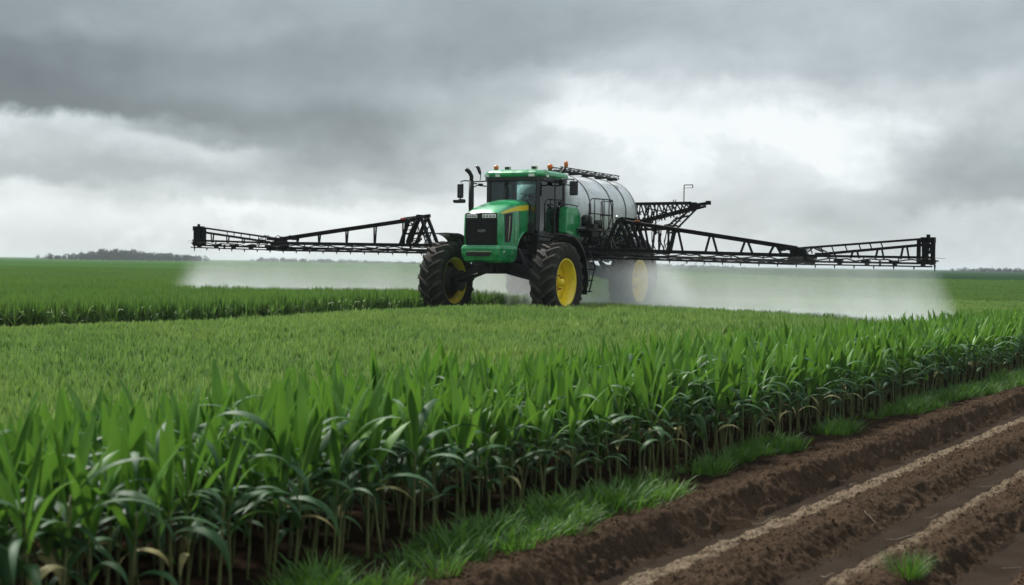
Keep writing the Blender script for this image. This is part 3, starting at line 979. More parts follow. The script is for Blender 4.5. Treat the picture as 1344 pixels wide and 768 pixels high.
# --- axles
def axle(x):
    b = MB()
    b.hexa([(x - .16, -1.25, 1.0), (x + .16, -1.25, 1.0), (x + .16, -.3, 1.35), (x - .16, -.3, 1.35),
            (x - .16, -1.25, 1.22), (x + .16, -1.25, 1.22), (x + .16, -.3, 1.62), (x - .16, -.3, 1.62)])
    b.hexa([(x - .16, .3, 1.35), (x + .16, .3, 1.35), (x + .16, 1.25, 1.0), (x - .16, 1.25, 1.0),
            (x - .16, .3, 1.62), (x + .16, .3, 1.62), (x + .16, 1.25, 1.22), (x - .16, 1.25, 1.22)])
    b.box((x, 0, 1.49), (0.4, 0.7, 0.3))
    for sy in (-1, 1):
        b.lathe([(0.0, -0.16), (0.2, -0.16), (0.24, -0.05), (0.24, 0.12), (0.3, 0.16), (0, 0.16)], (x, sy * 1.36, 1.07), 'y', 20)
        b.tube([(x + 0.26, sy * 1.2, 1.1), (x + 0.3, sy * 0.35, 1.3)], 0.035, 8)
        b.tube([(x - 0.26, sy * 1.2, 1.15), (x - 0.5, sy * 0.4, 1.7)], 0.045, 8)
        b.tube([(x + 0.1, sy * 0.95, 1.2), (x + 0.1, sy * 0.55, 1.95)], 0.06, 10)
    return b.build('axle', M['black'], root, 0.015)
axle(0.0); axle(-5.15)

# --- wheels
def tyre_mesh(R, Rr, Wd):
    b = MB()
    h = Wd / 2
    prof = [(Rr, -h * 0.78), (Rr + 0.05, -h * 0.90), (Rr + (R - Rr) * 0.45, -h * 1.02), (R - 0.15, -h * 0.98), (R - 0.11, -h * 0.86), (R - 0.09, -h * 0.5), (R - 0.085, 0),
            (R - 0.09, h * 0.5), (R - 0.11, h * 0.86), (R - 0.15, h * 0.98), (Rr + (R - Rr) * 0.45, h * 1.02), (Rr + 0.05, h * 0.90), (Rr, h * 0.78)]
    b.lathe(prof, n=64)
    # thick chevron lugs
    NL = 20
    for sgn in (-1, 1):
        for i in range(NL):
            th0 = 2 * PI * (i + (0.5 if sgn > 0 else 0)) / NL
            secs = []
            for (yy_, dth, wid, top) in ((-0.02, 0.105, 0.062, R), (0.22, 0.06, 0.062, R), (0.55, -0.01, 0.066, R - 0.004), (0.86, -0.065, 0.075, R - 0.018), (1.0, -0.09, 0.078, R - 0.085), (1.03, -0.10, 0.07, R - 0.17)):
                y = sgn * yy_ * h
                base = top - 0.11 if yy_ < 0.9 else top - 0.03
                t0 = th0 - dth * 1.25
                ww = wid / R
                sec = []
                for (dt, rr) in ((-ww * 0.78, base), (-ww * 0.50, top), (ww * 0.50, top), (ww * 0.78, base)):
                    sec.append((rr * math.cos(t0 + dt), y, rr * math.sin(t0 + dt)))
                secs.append(sec)
            V = [p for s_ in secs for p in s_]
            F = []
            for k in range(len(secs) - 1):
                for j in range(3):
                    F.append((k * 4 + j, k * 4 + j + 1, k * 4 + 5 + j, k * 4 + 4 + j))
            F.append((0, 1, 2, 3)); e = (len(secs) - 1) * 4; F.append((e, e + 1, e + 2, e + 3))
            b.raw(V, F, False, 1)
    return b
def rim_mb(Rr, Wd, side):
    b = MB(); h = Wd / 2; s = side
    b.lathe([(Rr + 0.018, s * h * 0.84), (Rr + 0.02, s * h * 0.78), (Rr - 0.02, s * h * 0.76), (Rr - 0.045, s * h * 0.4), (Rr - 0.09, s * h * 0.1), (Rr - 0.10, -s * h * 0.3), (Rr - 0.045, -s * h * 0.6),
             (Rr + 0.018, -s * h * 0.84), (Rr + 0.01, -s * h * 0.84), (Rr - 0.06, -s * h * 0.58), (Rr - 0.115, -s * h * 0.3), (Rr - 0.105, s * h * 0.1), (Rr - 0.06, s * h * 0.4), (Rr - 0.035, s * h * 0.8)],
            n=56, closed=True)
    return b
def disc_mb(Rr, Wd, side):
    b = MB(); h = Wd / 2; s = side
    b.lathe([(0.0, s * h * 0.10), (0.17, s * h * 0.10), (0.24, -s * h * 0.05), (0.36, -s * h * 0.10), (Rr - 0.10, -s * h * 0.02), (Rr - 0.10, -s * h * 0.12), (0.34, -s * h * 0.2), (0.0, -s * h * 0.2)], n=48)
    return b
def wheel(name, x, y, R, Wd, side):
    e = empty(name, (x, y, R)); e.parent = root
    ty = tyre_mesh(R, 0.62, Wd).build('tyre', [M['rubber'], M['lug']], e)
    rm = rim_mb(0.62, Wd, side).build('rim', M['yellow'], e, fix=True)
    dc = disc_mb(0.62, Wd, side).build('wheel_disc', M['yellow'], e)
    h = Wd / 2 * side
    b = MB()
    b.lathe([(0, h * 0.62), (0.07, h * 0.60), (0.105, h * 0.5), (0.11, h * 0.1)], n=24)
    b.build('hub_cap', M['yellow'], e)
    b = MB()
    for i in range(10):
        a = 2 * PI * i / 10
        b.lathe([(0, h * 0.26), (0.020, h * 0.25), (0.022, h * 0.02)], (0.185 * math.cos(a), 0, 0.185 * math.sin(a)), 'y', 8, smooth=False)
    b.build('wheel_nuts', M['rust'], e)
    b = MB(); b.lathe([(0, -h * 0.9), (0.30, -h * 0.88), (0.36, -h * 0.7), (0.42, -h * 0.4), (0.50, -h * 0.22), (0, -h * 0.21)], n=40)
    b.build('shade_drum', M['black'], e)  # added black drum, stands in for the shade inside the wheel
    return e
wheel('front_wheel', 0, 1.67, 1.07, 0.66, 1).rotation_euler = (0, 0.10, 0)
wheel('front_wheel', 0, -1.67, 1.07, 0.66, -1)
wheel('rear_wheel', -5.15, 1.67, 1.08, 0.66, 1)
wheel('rear_wheel', -5.15, -1.67, 1.08, 0.66, -1)

# --- mudguards
def mudguard(x, y, r0, a0, a1, wd, flap=True):
    b = MB(); n = 26; V = []
    for i in range(n + 1):
        a = math.radians(a0 + (a1 - a0) * i / n)
        for (rr, hh_) in ((r0, -wd / 2), (r0 + 0.03, -wd / 2), (r0 + 0.045, 0), (r0 + 0.03, wd / 2), (r0 - 0.035, wd / 2 + 0.012), (r0 - 0.035, wd / 2 - 0.005), (r0, wd / 2 - 0.01), (r0 + 0.02, 0)):
            V.append((x + rr * math.cos(a), y + hh_, 1.07 + rr * math.sin(a)))
    F = []
    for i in range(n):
        for j in range(8):
            j2 = (j + 1) % 8
            F.append((i * 8 + j, (i + 1) * 8 + j, (i + 1) * 8 + j2, i * 8 + j2))
    F.append(tuple(range(8))); F.append(tuple(n * 8 + j for j in reversed(range(8))))
    b.raw(V, F, False)
    if flap:
        a = math.radians(a1)
        fx, fz = x + r0 * math.cos(a), 1.07 + r0 * math.sin(a)
        b.box((fx - 0.01, y, fz - 0.08), (0.02, wd * 0.9, 0.24))
    o = b.build('mudguard', M['plastic'], root)
    s_ = 1 if y > 0 else -1
    b = MB()
    b.tube([(x - 0.15, y - s_ * 0.55, 1.5), (x - 0.2, y - s_ * 0.3, 1.07 + r0 * 0.9), (x - 0.2, y, 1.07 + r0 - 0.01)], 0.03, 8)
    b.tube([(x - 0.5, y - s_ * 0.6, 1.4), (x - 0.95, y - s_ * 0.3, 1.6), (x - r0 * 0.86, y, 1.07 + r0 * 0.48)], 0.03, 8)
    b.build('mudguard_bracket', M['black'], o)
    return o
mudguard(0, 1.69, 1.24, 84, 186, 0.66)
mudguard(0, -1.69, 1.26, 84, 150, 0.66, False)
mudguard(-5.15, 1.69, 1.22, 62, 182, 0.66)
mudguard(-5.15, -1.69, 1.22, 62, 182, 0.66)
b = MB()      # step irons hanging behind the front wheel
b.beam((-1.45, 1.35, 0.82), (-1.45, 2.02, 0.82), 0.16, 0.03)
b.beam((-1.62, 1.35, 1.12), (-1.62, 1.98, 1.12), 0.14, 0.03)
b.beam((-1.75, 1.35, 1.42), (-1.75, 1.98, 1.42), 0.14, 0.03)
for yy_ in (1.36, 1.98):
    b.tube([(-1.40, yy_, 0.80), (-1.55, yy_, 1.1), (-1.78, yy_, 1.5), (-1.8, yy_ * 0.9, 1.95)], 0.022, 8)
b.build('access_steps', M['black'], root)
b = MB()
b.box((-2.75, 0.85, 1.35), (1.15, 0.65, 0.6))
b.tube([(-2.3, 0.85, 1.62), (-2.3, 0.85, 1.72)], 0.06, 12)
b.build('fuel_tank', M['plastic'], root, 0.07, seg=4)

# --- bonnet
xs_ = [1.10, 1.06, 0.98, 0.85, 0.65, 0.4, 0.15, -0.05, -0.25, -0.45, -0.62]
def hood_top(x):
    return float(np.interp(x, [-0.7, -0.2, 0.3, 0.7, 0.95, 1.06, 1.12], [3.30, 3.27, 3.19, 3.08, 2.98, 2.92, 2.87]))
def hood_side(x):
    return float(np.interp(x, [-0.7, 0.0, 0.6, 0.95, 1.12], [3.13, 3.05, 2.94, 2.86, 2.80]))
def hood_bot(x):
    return float(np.interp(x, [-0.62, -0.45, -0.25, -0.05, 0.10, 0.2, 1.2], [2.44, 2.43, 2.36, 2.20, 2.02, 1.96, 1.96]))
V = []
xs2 = np.concatenate([np.linspace(1.12, 0.85, 6), np.linspace(0.75, -0.62, 19)])
NS = 0
for x in xs2:
    zt, zs, zb = hood_top(x), hood_side(x), hood_bot(x)
    hw = 0.50 - 0.03 * max(0, (x - 0.9) / 0.22) ** 2
    half = [(hw, zb), (hw + 0.005, zb + (zs - zb) * 0.33), (hw + 0.006, zb + (zs - zb) * 0.66), (hw, zs), (hw - 0.012, zs + (zt - zs) * 0.30), (hw - 0.06, zs + (zt - zs) * 0.60), (hw - 0.16, zs + (zt - zs) * 0.82), (hw - 0.30, zs + (zt - zs) * 0.95), (0.0, zt)]
    sec = half + [(-y, z) for (y, z) in reversed(half[:-1])]
    NS = len(sec)
    V += [(x, y, z) for (y, z) in sec]
F = []
for i in range(len(xs2) - 1):
    for j in range(NS - 1):
        F.append((i * NS + j, i * NS + j + 1, (i + 1) * NS + j + 1, (i + 1) * NS + j))
F.append(tuple(range(NS)))
F.append(tuple((len(xs2) - 1) * NS + j for j in reversed(range(NS))))
b = MB(); b.raw(V, F, True)
hood = b.build('bonnet', M['green'], root)
em = hood.modifiers.new('es', 'EDGE_SPLIT'); em.split_angle = math.radians(38)
b = MB()       # arch trim along the cut-out
arch = [(-0.60, 2.44), (-0.45, 2.43), (-0.25, 2.36), (-0.05, 2.20), (0.10, 2.0), (0.16, 1.75)]
for s_ in (-1, 1):
    b = MB(); b.tube([(x, s_ * 0.512, z) for (x, z) in arch], 0.026, 8)
    b.build('arch_trim', M['green'], hood)
# yellow stripe
for s_ in (-1, 1):
    b = MB(); V = []; F = []
    n = 14
    for i in range(n + 1):
        u = i / n; x = 1.02 - 1.62 * u
        zt = hood_side(x) + 0.012 + 0.02 * math.sin(u * 2.5); w_ = 0.035 + 0.11 * min(1, u * 1.3)
        if u < 0.12: w_ *= u / 0.12 + 0.05
        for (zz, th) in ((zt, 0.009), (zt - w_, 0.012)):
            V += [(x, s_ * (0.502 + th), zz), (x, s_ * (0.502 - 0.004), zz)]
    for i in range(n):
        o = i * 4
        F += [(o, o + 2, o + 6, o + 4), (o + 1, o + 5, o + 7, o + 3), (o, o + 4, o + 5, o + 1), (o + 2, o + 3, o + 7, o + 6)]
    F += [(0, 1, 3, 2), (n * 4, n * 4 + 2, n * 4 + 3, n * 4 + 1)]
    b.raw(V, F, False); b.build('bonnet_stripe', M['yellow'], hood)
    # side vent with pale bar
    b = MB()
    b.prism([(0.80, 2.84), (0.34, 2.90), (0.36, 2.45), (0.46, 2.12), (0.76, 2.10)], 'y', s_ * 0.498, s_ * 0.516)
    v = b.build('side_vent', M['grille'], hood, 0.008)
    b = MB()
    for k in range(7):
        b.beam((0.74, s_ * 0.519, 2.18 + k * 0.1), (0.42, s_ * 0.519, 2.18 + k * 0.1), 0.006, 0.012)
    b.build('vent_slats', M['black'], v)
    b = MB(); b.tube([(0.52, s_ * 0.522, 2.80), (0.56, s_ * 0.524, 2.45), (0.60, s_ * 0.522, 2.14)], 0.014, 6)
    b.build('vent_bar', M['cream'], v)
    b = MB()     # panel seams
    b.tube([(0.26, s_ * 0.507, 2.9), (0.24, s_ * 0.510, 2.5), (0.2, s_ * 0.51, 2.1)], 0.005, 5)
    b.tube([(-0.05, s_ * 0.507, 2.93), (-0.10, s_ * 0.510, 2.6), (-0.12, s_ * 0.51, 2.34)], 0.005, 5)
    b.build('panel_seam', M['black'], hood)
b = MB()
b.tube([(0.0, 0.5, 2.76), (-0.02, 0.52, 2.76)], 0.02, 8); b.tube([(0.0, -0.5, 2.76), (-0.02, -0.52, 2.76)], 0.02, 8)
b.build('bonnet_latch', M['chrome'], hood)

# --- grille
b = MB()
b.prism([(-0.46, 1.99), (0.46, 1.99), (0.475, 2.4), (0.47, 2.86), (-0.47, 2.86), (-0.475, 2.4)], 'x', 1.112, 1.135)
gr = b.build('grille', M['grille'], root, 0.01)
b = MB()
for k in range(24):
    y = -0.44 + 0.88 * k / 23
    b.beam((1.140, y, 2.02), (1.140, y, 2.68), 0.014, 0.012)
b.build('grille_bars', M['black'], gr)
b = MB()
for s_ in (-1, 1):
    b.tube([(1.125, s_ * 0.485, 1.99), (1.13, s_ * 0.492, 2.4), (1.12, s_ * 0.485, 2.84)], 0.022, 8)
b.build('grille_surround', M['green'], gr)
for s_, (ya, yb) in ((-1, (-0.435, -0.12)), (1, (0.03, 0.435))):
    b = MB()
    b.prism([(ya, 2.73), (yb, 2.73), (yb, 2.80), (yb - 0.02, 2.825), (ya + 0.02, 2.825), (ya, 2.81)], 'x', 1.13, 1.156)
    hl = b.build('headlight', M['white'], gr, 0.008)
    b = MB()
    for q in range(4):
        y = ya + (yb - ya) * (q + 0.6) / 4.2
        b.lathe([(0.0, 0.0), (0.024, 0.0), (0.028, -0.01)], (1.159, y, 2.778), 'x', 12)
    b.build('lamp_reflector', M['grey'], hl)
def text_part(txt, size, loc, parent, m, name):
    cu = bpy.data.curves.new('t', 'FONT'); cu.body = txt; cu.size = size; cu.extrude = 0.002; cu.align_x = 'CENTER'; cu.space_character = 1.15
    tmp = bpy.data.objects.new('t', cu); COL.objects.link(tmp)
    dg = bpy.context.evaluated_depsgraph_get()
    me = bpy.data.meshes.new_from_object(tmp.evaluated_get(dg))
    bpy.data.objects.remove(tmp)
    me.materials.clear(); me.materials.append(m)
    o = bpy.data.objects.new(name, me); COL.objects.link(o); o.parent = parent
    o.location = loc; o.rotation_euler = (PI / 2, 0, PI / 2)
    return o
text_part('NEPI', 0.10, (1.152, 0.02, 2.36), gr, M['text'], 'badge_lettering')

# --- bumper
def ring_box(z0, z1, xf, yw, xb):
    return [(xb, -yw, z0), (xf - 0.08, -yw, z0), (xf, -yw + 0.09, z0), (xf, yw - 0.09, z0), (xf - 0.08, yw, z0), (xb, yw, z0)]
b = MB()
lay = [(1.56, 1.06, 0.50, 0.30), (1.62, 1.17, 0.54, 0.22), (1.78, 1.24, 0.57, 0.18), (1.93, 1.25, 0.58, 0.16), (2.02, 1.20, 0.56, 0.16)]
V = []
for (z, xf, yw, xb) in lay:
    V += ring_box(z, 0, xf, yw, xb)
F = []
for i in range(len(lay) - 1):
    for j in range(6):
        j2 = (j + 1) % 6
        F.append((i * 6 + j, i * 6 + j2, (i + 1) * 6 + j2, (i + 1) * 6 + j))
F += [tuple(reversed(range(6))), tuple((len(lay) - 1) * 6 + j for j in range(6))]
b.raw(V, F, False)
bp = b.build('bumper', M['green'], root, 0.02, seg=3)
b = MB(); b.prism([(-0.36, 1.73), (0.28, 1.73), (0.36, 1.79), (0.36, 1.83), (-0.36, 1.83), (-0.40, 1.79)], 'x', 1.2, 1.252); b.build('bumper_slot', M['grille'], bp, 0.006)
b = MB(); b.beam((1.256, -0.38, 1.855), (1.256, 0.36, 1.855), 0.02, 0.018); b.build('slot_trim', M['cream'], bp)
for s_ in (-1, 1):
    b = MB(); b.lathe([(0.0, s_ * 0.585), (0.045, s_ * 0.583), (0.055, s_ * 0.57), (0.055, s_ * 0.55)], (0.92, 0, 1.83), 'y', 18); b.build('bumper_lamp', M['chrome'], bp)
b = MB(); b.box((1.12, 0, 1.51), (0.22, 0.34, 0.12)); b.tube([(1.2, -0.1, 1.5), (1.3, -0.1, 1.5), (1.3, 0.1, 1.5), (1.2, 0.1, 1.5)], 0.02, 8); b.build('tow_hitch', M['black'], bp, 0.01)

# --- cab
YW = 0.80
def quad_prism(b, p, th):   # thin solid pane from four points
    p = [Vector(q) for q in p]
    n = (p[1] - p[0]).cross(p[3] - p[0]).normalized() * th
    b.raw([q - n for q in p] + [q + n for q in p], [(3, 2, 1, 0), (4, 5, 6, 7), (0, 1, 5, 4), (1, 2, 6, 5), (2, 3, 7, 6), (3, 0, 4, 7)])
b = MB()
for s_ in (-1, 1):
    b.beam((-0.62, s_ * 0.74, 2.45), (-0.66, s_ * 0.76, 3.92), 0.085, 0.11)      # A posts
    b.beam((-1.62, s_ * 0.80, 2.30), (-1.66, s_ * 0.79, 3.92), 0.06, 0.07)       # door posts
    b.beam((-2.24, s_ * 0.76, 2.20), (-2.26, s_ * 0.76, 3.92), 0.10, 0.12)
    b.beam((-0.62, s_ * 0.78, 2.38), (-2.24, s_ * 0.78, 2.30), 0.08, 0.14)
b.beam((-2.24, -0.76, 2.75), (-2.24, 0.76, 2.75), 0.06, 0.08)
b.beam((-0.63, -0.74, 3.86), (-0.63, 0.74, 3.86), 0.08, 0.14)
b.beam((-2.24, -0.74, 3.86), (-2.24, 0.74, 3.86), 0.08, 0.10)
for s_ in (-1, 1): b.beam((-0.62, s_ * 0.78, 3.87), (-2.24, s_ * 0.78, 3.87), 0.07, 0.10)
b.box((-1.5, 0, 2.25), (1.5, 1.5, 0.14))
b.box((-2.20, 0, 2.5), (0.08, 1.5, 0.5))
b.box((-0.62, 0, 2.5), (0.08, 1.4, 0.3))
cab = b.build('cab_frame', M['plastic'], root, 0.015)
def pane(name, p):
    b = MB(); quad_prism(b, p, 0.003); return b.build(name, M['glass'], cab)
pane('windscreen', [(-0.645, -0.70, 2.66), (-0.645, 0.70, 2.66), (-0.68, 0.72, 3.80), (-0.68, -0.72, 3.80)])
for s_ in (-1, 1):
    d = pane('door_glass', [(-0.69, s_ * 0.80, 2.44), (-1.58, s_ * 0.81, 2.40), (-1.61, s_ * 0.80, 3.82), (-0.72, s_ * 0.79, 3.82)])
    pane('side_glass', [(-1.67, s_ * 0.79, 2.44), (-2.18, s_ * 0.78, 2.44), (-2.19, s_ * 0.78, 3.82), (-1.69, s_ * 0.79, 3.82)])
    b = MB(); b.tube([(-1.48, s_ * 0.84, 2.62), (-1.48, s_ * 0.86, 2.9), (-1.48, s_ * 0.84, 3.0)], 0.014, 8); b.build('door_handle', M['plastic'], cab)
pane('rear_glass', [(-2.24, -0.70, 2.80), (-2.24, 0.70, 2.80), (-2.25, 0.70, 3.80), (-2.25, -0.70, 3.80)])
b = MB(); b.tube([(-0.655, -0.1, 2.9), (-0.66, 0.15, 3.2), (-0.665, 0.42, 3.42)], 0.010, 6); b.tube([(-0.66, 0.22, 3.46), (-0.665, 0.42, 3.42), (-0.67, 0.62, 3.32)], 0.010, 6)
b.build('wiper', M['black'], cab)
# inside the cab
b = MB()
b.box((-1.62, 0, 2.72), (0.5, 0.52, 0.14)); b.box((-1.86, 0, 3.05), (0.13, 0.50, 0.62)); b.box((-1.88, 0, 3.44), (0.09, 0.26, 0.16)); b.box((-1.62, 0, 2.5), (0.3, 0.3, 0.35))
for s_ in (-1, 1): b.box((-1.6, s_ * 0.32, 2.92), (0.36, 0.08, 0.07))
b.build('driver_seat', M['seat'], root, 0.04, seg=3)
b = MB()
b.tube([(-0.85, 0, 2.3), (-0.98, 0, 2.85), (-1.12, 0, 3.12)], 0.045, 10)
pts = []
for i in range(24):
    a = 2 * PI * i / 24; pts.append((-1.13 + 0.11 * math.sin(a), 0.19 * math.cos(a), 3.14 + 0.155 * math.sin(a)))
b.tube(pts, 0.014, 8, closed=True)
for a in (0.5, 2.6, 4.7): b.tube([(-1.13, 0, 3.13), (-1.13 + 0.11 * math.sin(a), 0.19 * math.cos(a), 3.14 + 0.155 * math.sin(a))], 0.010, 6)
b.build('steering_wheel', M['black'], root)
b = MB()
b.box((-1.35, 0.52, 2.85), (0.6, 0.22, 0.5)); b.box((-0.95, 0.60, 3.12), (0.05, 0.22, 0.17)); b.tube([(-0.98, 0.6, 2.9), (-0.96, 0.6, 3.1)], 0.014, 6)
b.box((-0.9, -0.62, 2.75), (0.2, 0.16, 0.5)); b.box((-0.80, 0, 2.75), (0.16, 0.6, 0.5)); b.box((-2.05, -0.45, 2.85), (0.2, 0.4, 0.6))
b.build('control_console', M['plastic'], root, 0.02)

# --- roof
V = []
layers = [(3.90, 0.02), (3.93, 0.06), (4.01, 0.055), (4.07, 0.0), (4.10, -0.09), (4.115, -0.25)]
def roof_ring(off):
    x0, x1, yw, ch_ = -0.60 + off, -2.36 - off, 0.86 + off, 0.16
    return [(x0, -yw + ch_), (x0 + 0.03, -0.3), (x0 + 0.03, 0.3), (x0, yw - ch_), (x0 - ch_, yw), (x1 + ch_, yw), (x1, yw - ch_), (x1, -yw + ch_), (x1 + ch_, -yw), (x0 - ch_, -yw)]
for (z, off) in layers:
    V += [(x, y, z) for (x, y) in roof_ring(off)]
F = []
k = 10
for i in range(len(layers) - 1):
    for j in range(k):
        j2 = (j + 1) % k; F.append((i * k + j, i * k + j2, (i + 1) * k + j2, (i + 1) * k + j))
F += [tuple(reversed(range(k))), tuple((len(layers) - 1) * k + j for j in range(k))]
b = MB(); b.raw(V, F, False)
roof = b.build('cab_roof', M['green'], root, 0.03, seg=3)
b = MB(); V = [(x, y, z) for z in (3.80, 3.905) for (x, y) in roof_ring(0.035)]
F = [(j, (j + 1) % k, k + (j + 1) % k, k + j) for j in range(k)] + [tuple(reversed(range(k))), tuple(k + j for j in range(k))]
b.raw(V, F); b.build('roof_visor', M['plastic'], roof, 0.015)
for (y, wz) in ((-0.74, 0.12), (-0.40, 0.14), (0.62, 0.17)):
    b = MB(); b.box((-0.53, y, 3.935), (0.05, wz, 0.065)); b.build('roof_lamp', M['white'], roof, 0.01)
for s_ in (-1, 1):
    b = MB(); b.box((-0.9, s_ * 0.92, 3.93), (0.13, 0.03, 0.06)); b.build('roof_lamp', M['white'], roof, 0.008)
# beacons and work lamps on the roof
def beacon(x, y, z, sc=1.0):
    e = MB(); e.lathe([(0, 0), (0.045 * sc, 0), (0.05 * sc, 0.03 * sc), (0.035 * sc, 0.045 * sc), (0, 0.045 * sc)], (x, y, z), 'z', 16)
    o = e.build('beacon', M['plastic'], roof)
    e = MB(); e.lathe([(0.0, 0.165 * sc), (0.03 * sc, 0.162 * sc), (0.058 * sc, 0.14 * sc), (0.07 * sc, 0.10 * sc), (0.062 * sc, 0.06 * sc), (0.045 * sc, 0.035 * sc), (0.0, 0.035 * sc)], (x, y, z), 'z', 20)
    e.build('beacon_lens', M['orange'], o); return o
beacon(-0.92, -0.66, 4.09); beacon(-1.05, 0.92, 4.08, 1.15)
for (x, y) in ((-1.0, -0.34), (-0.95, 0.50)):
    b = MB(); b.box((x, y, 4.17), (0.1, 0.15, 0.085)); b.tube([(x, y, 4.08), (x, y, 4.15)], 0.012, 6); o = b.build('work_lamp', M['cream'], roof, 0.012)
    b = MB(); b.box((x + 0.052, y, 4.17), (0.012, 0.12, 0.055)); b.build('lamp_reflector', M['grille'], o)
# aerial arm at the rear edge of the roof with a third beacon
b = MB(); b.tube([(-2.3, 0.55, 4.03), (-2.5, 0.62, 4.18), (-2.6, 0.66, 4.28)], 0.03, 8); b.box((-2.3, 0.4, 4.1), (0.2, 0.5, 0.08)); b.box((-2.1, 0.25, 4.16), (0.12, 0.12, 0.06))
o = b.build('beacon_arm', M['black'], roof, 0.008)
b = MB(); b.lathe([(0.0, 0.20), (0.045, 0.18), (0.062, 0.11), (0.05, 0.02), (0.0, 0.0)], (-2.62, 0.67, 4.27), 'z', 16); b.build('beacon_lens', M['orange'], o)

# --- mirrors and brackets
b = MB(); b.box((-0.18, -1.37, 3.52), (0.10, 0.17, 0.40))
mr = b.build('mirror', M['plastic'], root, 0.035, seg=3)
b = MB()
b.tube([(-0.62, -0.80, 3.80), (-0.42, -1.02, 3.78), (-0.22, -1.25, 3.80), (-0.2, -1.37, 3.78), (-0.2, -1.37, 3.7)], 0.017, 8)
b.tube([(-0.62, -0.80, 3.66), (-0.45, -1.0, 3.68), (-0.36, -1.1, 3.60), (-0.34, -1.16, 3.66), (-0.38, -1.1, 3.74), (-0.45, -1.0, 3.72)], 0.017, 8)
b.box((-0.5, -0.92, 3.7), (0.1, 0.1, 0.06)); b.tube([(-0.19, -1.37, 3.36), (-0.19, -1.37, 3.25)], 0.016, 8)
b.build('mirror_arm', M['black'], mr)
b = MB(); b.box((-0.18, -1.40, 3.24), (0.16, 0.34, 0.11)); b.build('side_lamp', M['plastic'], mr, 0.04, seg=3)
b = MB(); b.tube([(-0.36, -0.86, 3.80), (-0.36, -0.84, 3.95), (-0.34, -0.84, 4.02)], 0.012, 8)
b.tube([(-0.34, -0.84, 3.96), (-0.34, -0.86, 4.02), (-0.33, -0.90, 4.14), (-0.32, -0.97, 4.21)], [0.02, 0.045, 0.052, 0.03], 10); b.build('wide_mirror', M['plastic'], mr)
b = MB(); b.box((-1.66, 1.36, 3.64), (0.09, 0.24, 0.40))
mr = b.build('mirror', M['plastic'], root, 0.035, seg=3)
b = MB(); b.tube([(-1.66, 0.80, 3.82), (-1.66, 1.0, 3.88), (-1.66, 1.2, 3.89), (-1.66, 1.36, 3.88), (-1.66, 1.36, 3.8)], 0.018, 8); b.tube([(-1.66, 0.8, 3.7), (-1.66, 1.05, 3.74), (-1.66, 1.27, 3.72)], 0.018, 8)
b.box((-1.66, 0.98, 3.80), (0.1, 0.12, 0.12)); b.build('mirror_arm', M['black'], mr)

# --- exhaust stack
b = MB()
b.tube([(0.35, -0.74, 2.75), (0.35, -0.74, 3.1), (0.35, -0.74, 3.75)], [0.05, 0.075, 0.07], 14)
b.tube([(0.35, -0.74, 3.72), (0.35, -0.74, 3.88), (0.37, -0.79, 3.98), (0.40, -0.88, 4.07)], [0.055, 0.055, 0.057, 0.06], 14)
b.tube([(0.35, -0.48, 2.85), (0.35, -0.66, 2.82), (0.35, -0.74, 2.9)], 0.05, 10)
b.build('exhaust_stack', M['black'], root)
# --- green rear side box
for s_ in (-1, 1):
    b = MB()
    b.prism([(-1.66, 2.42), (-2.62, 2.24), (-2.64, 2.9), (-2.54, 3.08), (-2.4, 3.14), (-1.80, 3.14), (-1.70, 3.0)], 'y', s_ * 0.90, s_ * 1.14)
    bx_ = b.build('side_box', M['green'], root, 0.03, seg=3)
    b = MB()
    for (x0, z0, x1, z1) in ((-1.85, 2.92, -2.2, 2.92), (-1.85, 2.55, -1.85, 2.92), (-2.2, 2.50, -2.2, 2.92), (-2.28, 2.42, -2.28, 2.88), (-2.28, 2.88, -2.56, 2.86), (-1.72, 2.55, -2.6, 2.46), (-2.28, 2.66, -2.56, 2.64)):
        b.beam((x0, s_ * 1.143, z0), (x1, s_ * 1.143, z1), 0.008, 0.016)
    b.build('panel_rib', M['green'], bx_)
    b = MB(); b.tube([(-1.66, s_ * 0.95, 3.10), (-1.72, s_ * 1.1, 3.20), (-2.0, s_ * 1.1, 3.21), (-2.5, s_ * 1.1, 3.18), (-2.6, s_ * 1.0, 3.1)], 0.016, 8); b.build('box_rail', M['black'], bx_)

# --- tank
b = MB(); R_ = 1.05
prof = [(0.0, -2.38), (0.35, -2.40), (0.7, -2.47), (0.93, -2.56), (1.02, -2.64), (R_, -2.75), (R_, -3.6), (R_, -5.0), (R_, -6.2), (R_, -6.95), (1.02, -7.12), (0.93, -7.24), (0.7, -7.36), (0.35, -7.44), (0.0, -7.46)]
b.lathe(prof, (0, 0, 3.12), 'x', 72)
tank = b.build('spray_tank', M['steel'], root)
for x in (-3.5, -5.05, -6.15):
    b = MB(); b.lathe([(R_ + 0.002, -0.028), (R_ + 0.014, -0.026), (R_ + 0.014, 0.026), (R_ + 0.002, 0.028)], (x, 0, 3.12), 'x', 72, closed=True, smooth=False); b.build('tank_band', M['black'], tank)
b = MB(); b.lathe([(R_ + 0.002, -0.018), (R_ + 0.012, -0.016), (R_ + 0.012, 0.016), (R_ + 0.002, 0.018)], (-6.97, 0, 3.12), 'x', 72, closed=True, smooth=False); b.build('tank_band', M['grey'], tank)
for x in (-3.0, -4.3, -5.6, -6.6):
    b = MB()
    b.prism([(-0.8, 2.0), (0.8, 2.0), (0.88, 2.45), (0.55, 2.16), (0.0, 2.05), (-0.55, 2.16), (-0.88, 2.45)], 'x', x - 0.07, x + 0.07); b.build('tank_cradle', M['black'], tank)
b = MB(); b.lathe([(0, 0.10), (0.2, 0.10), (0.24, 0.07), (0.24, 0.0)], (-3.2, 0, 4.13), 'z', 24); b.build('tank_lid', M['black'], tank)
b = MB()     # pale diamond emblem near the rear band
th = math.radians(52)
cen = Vector((-6.02, 0, 0))
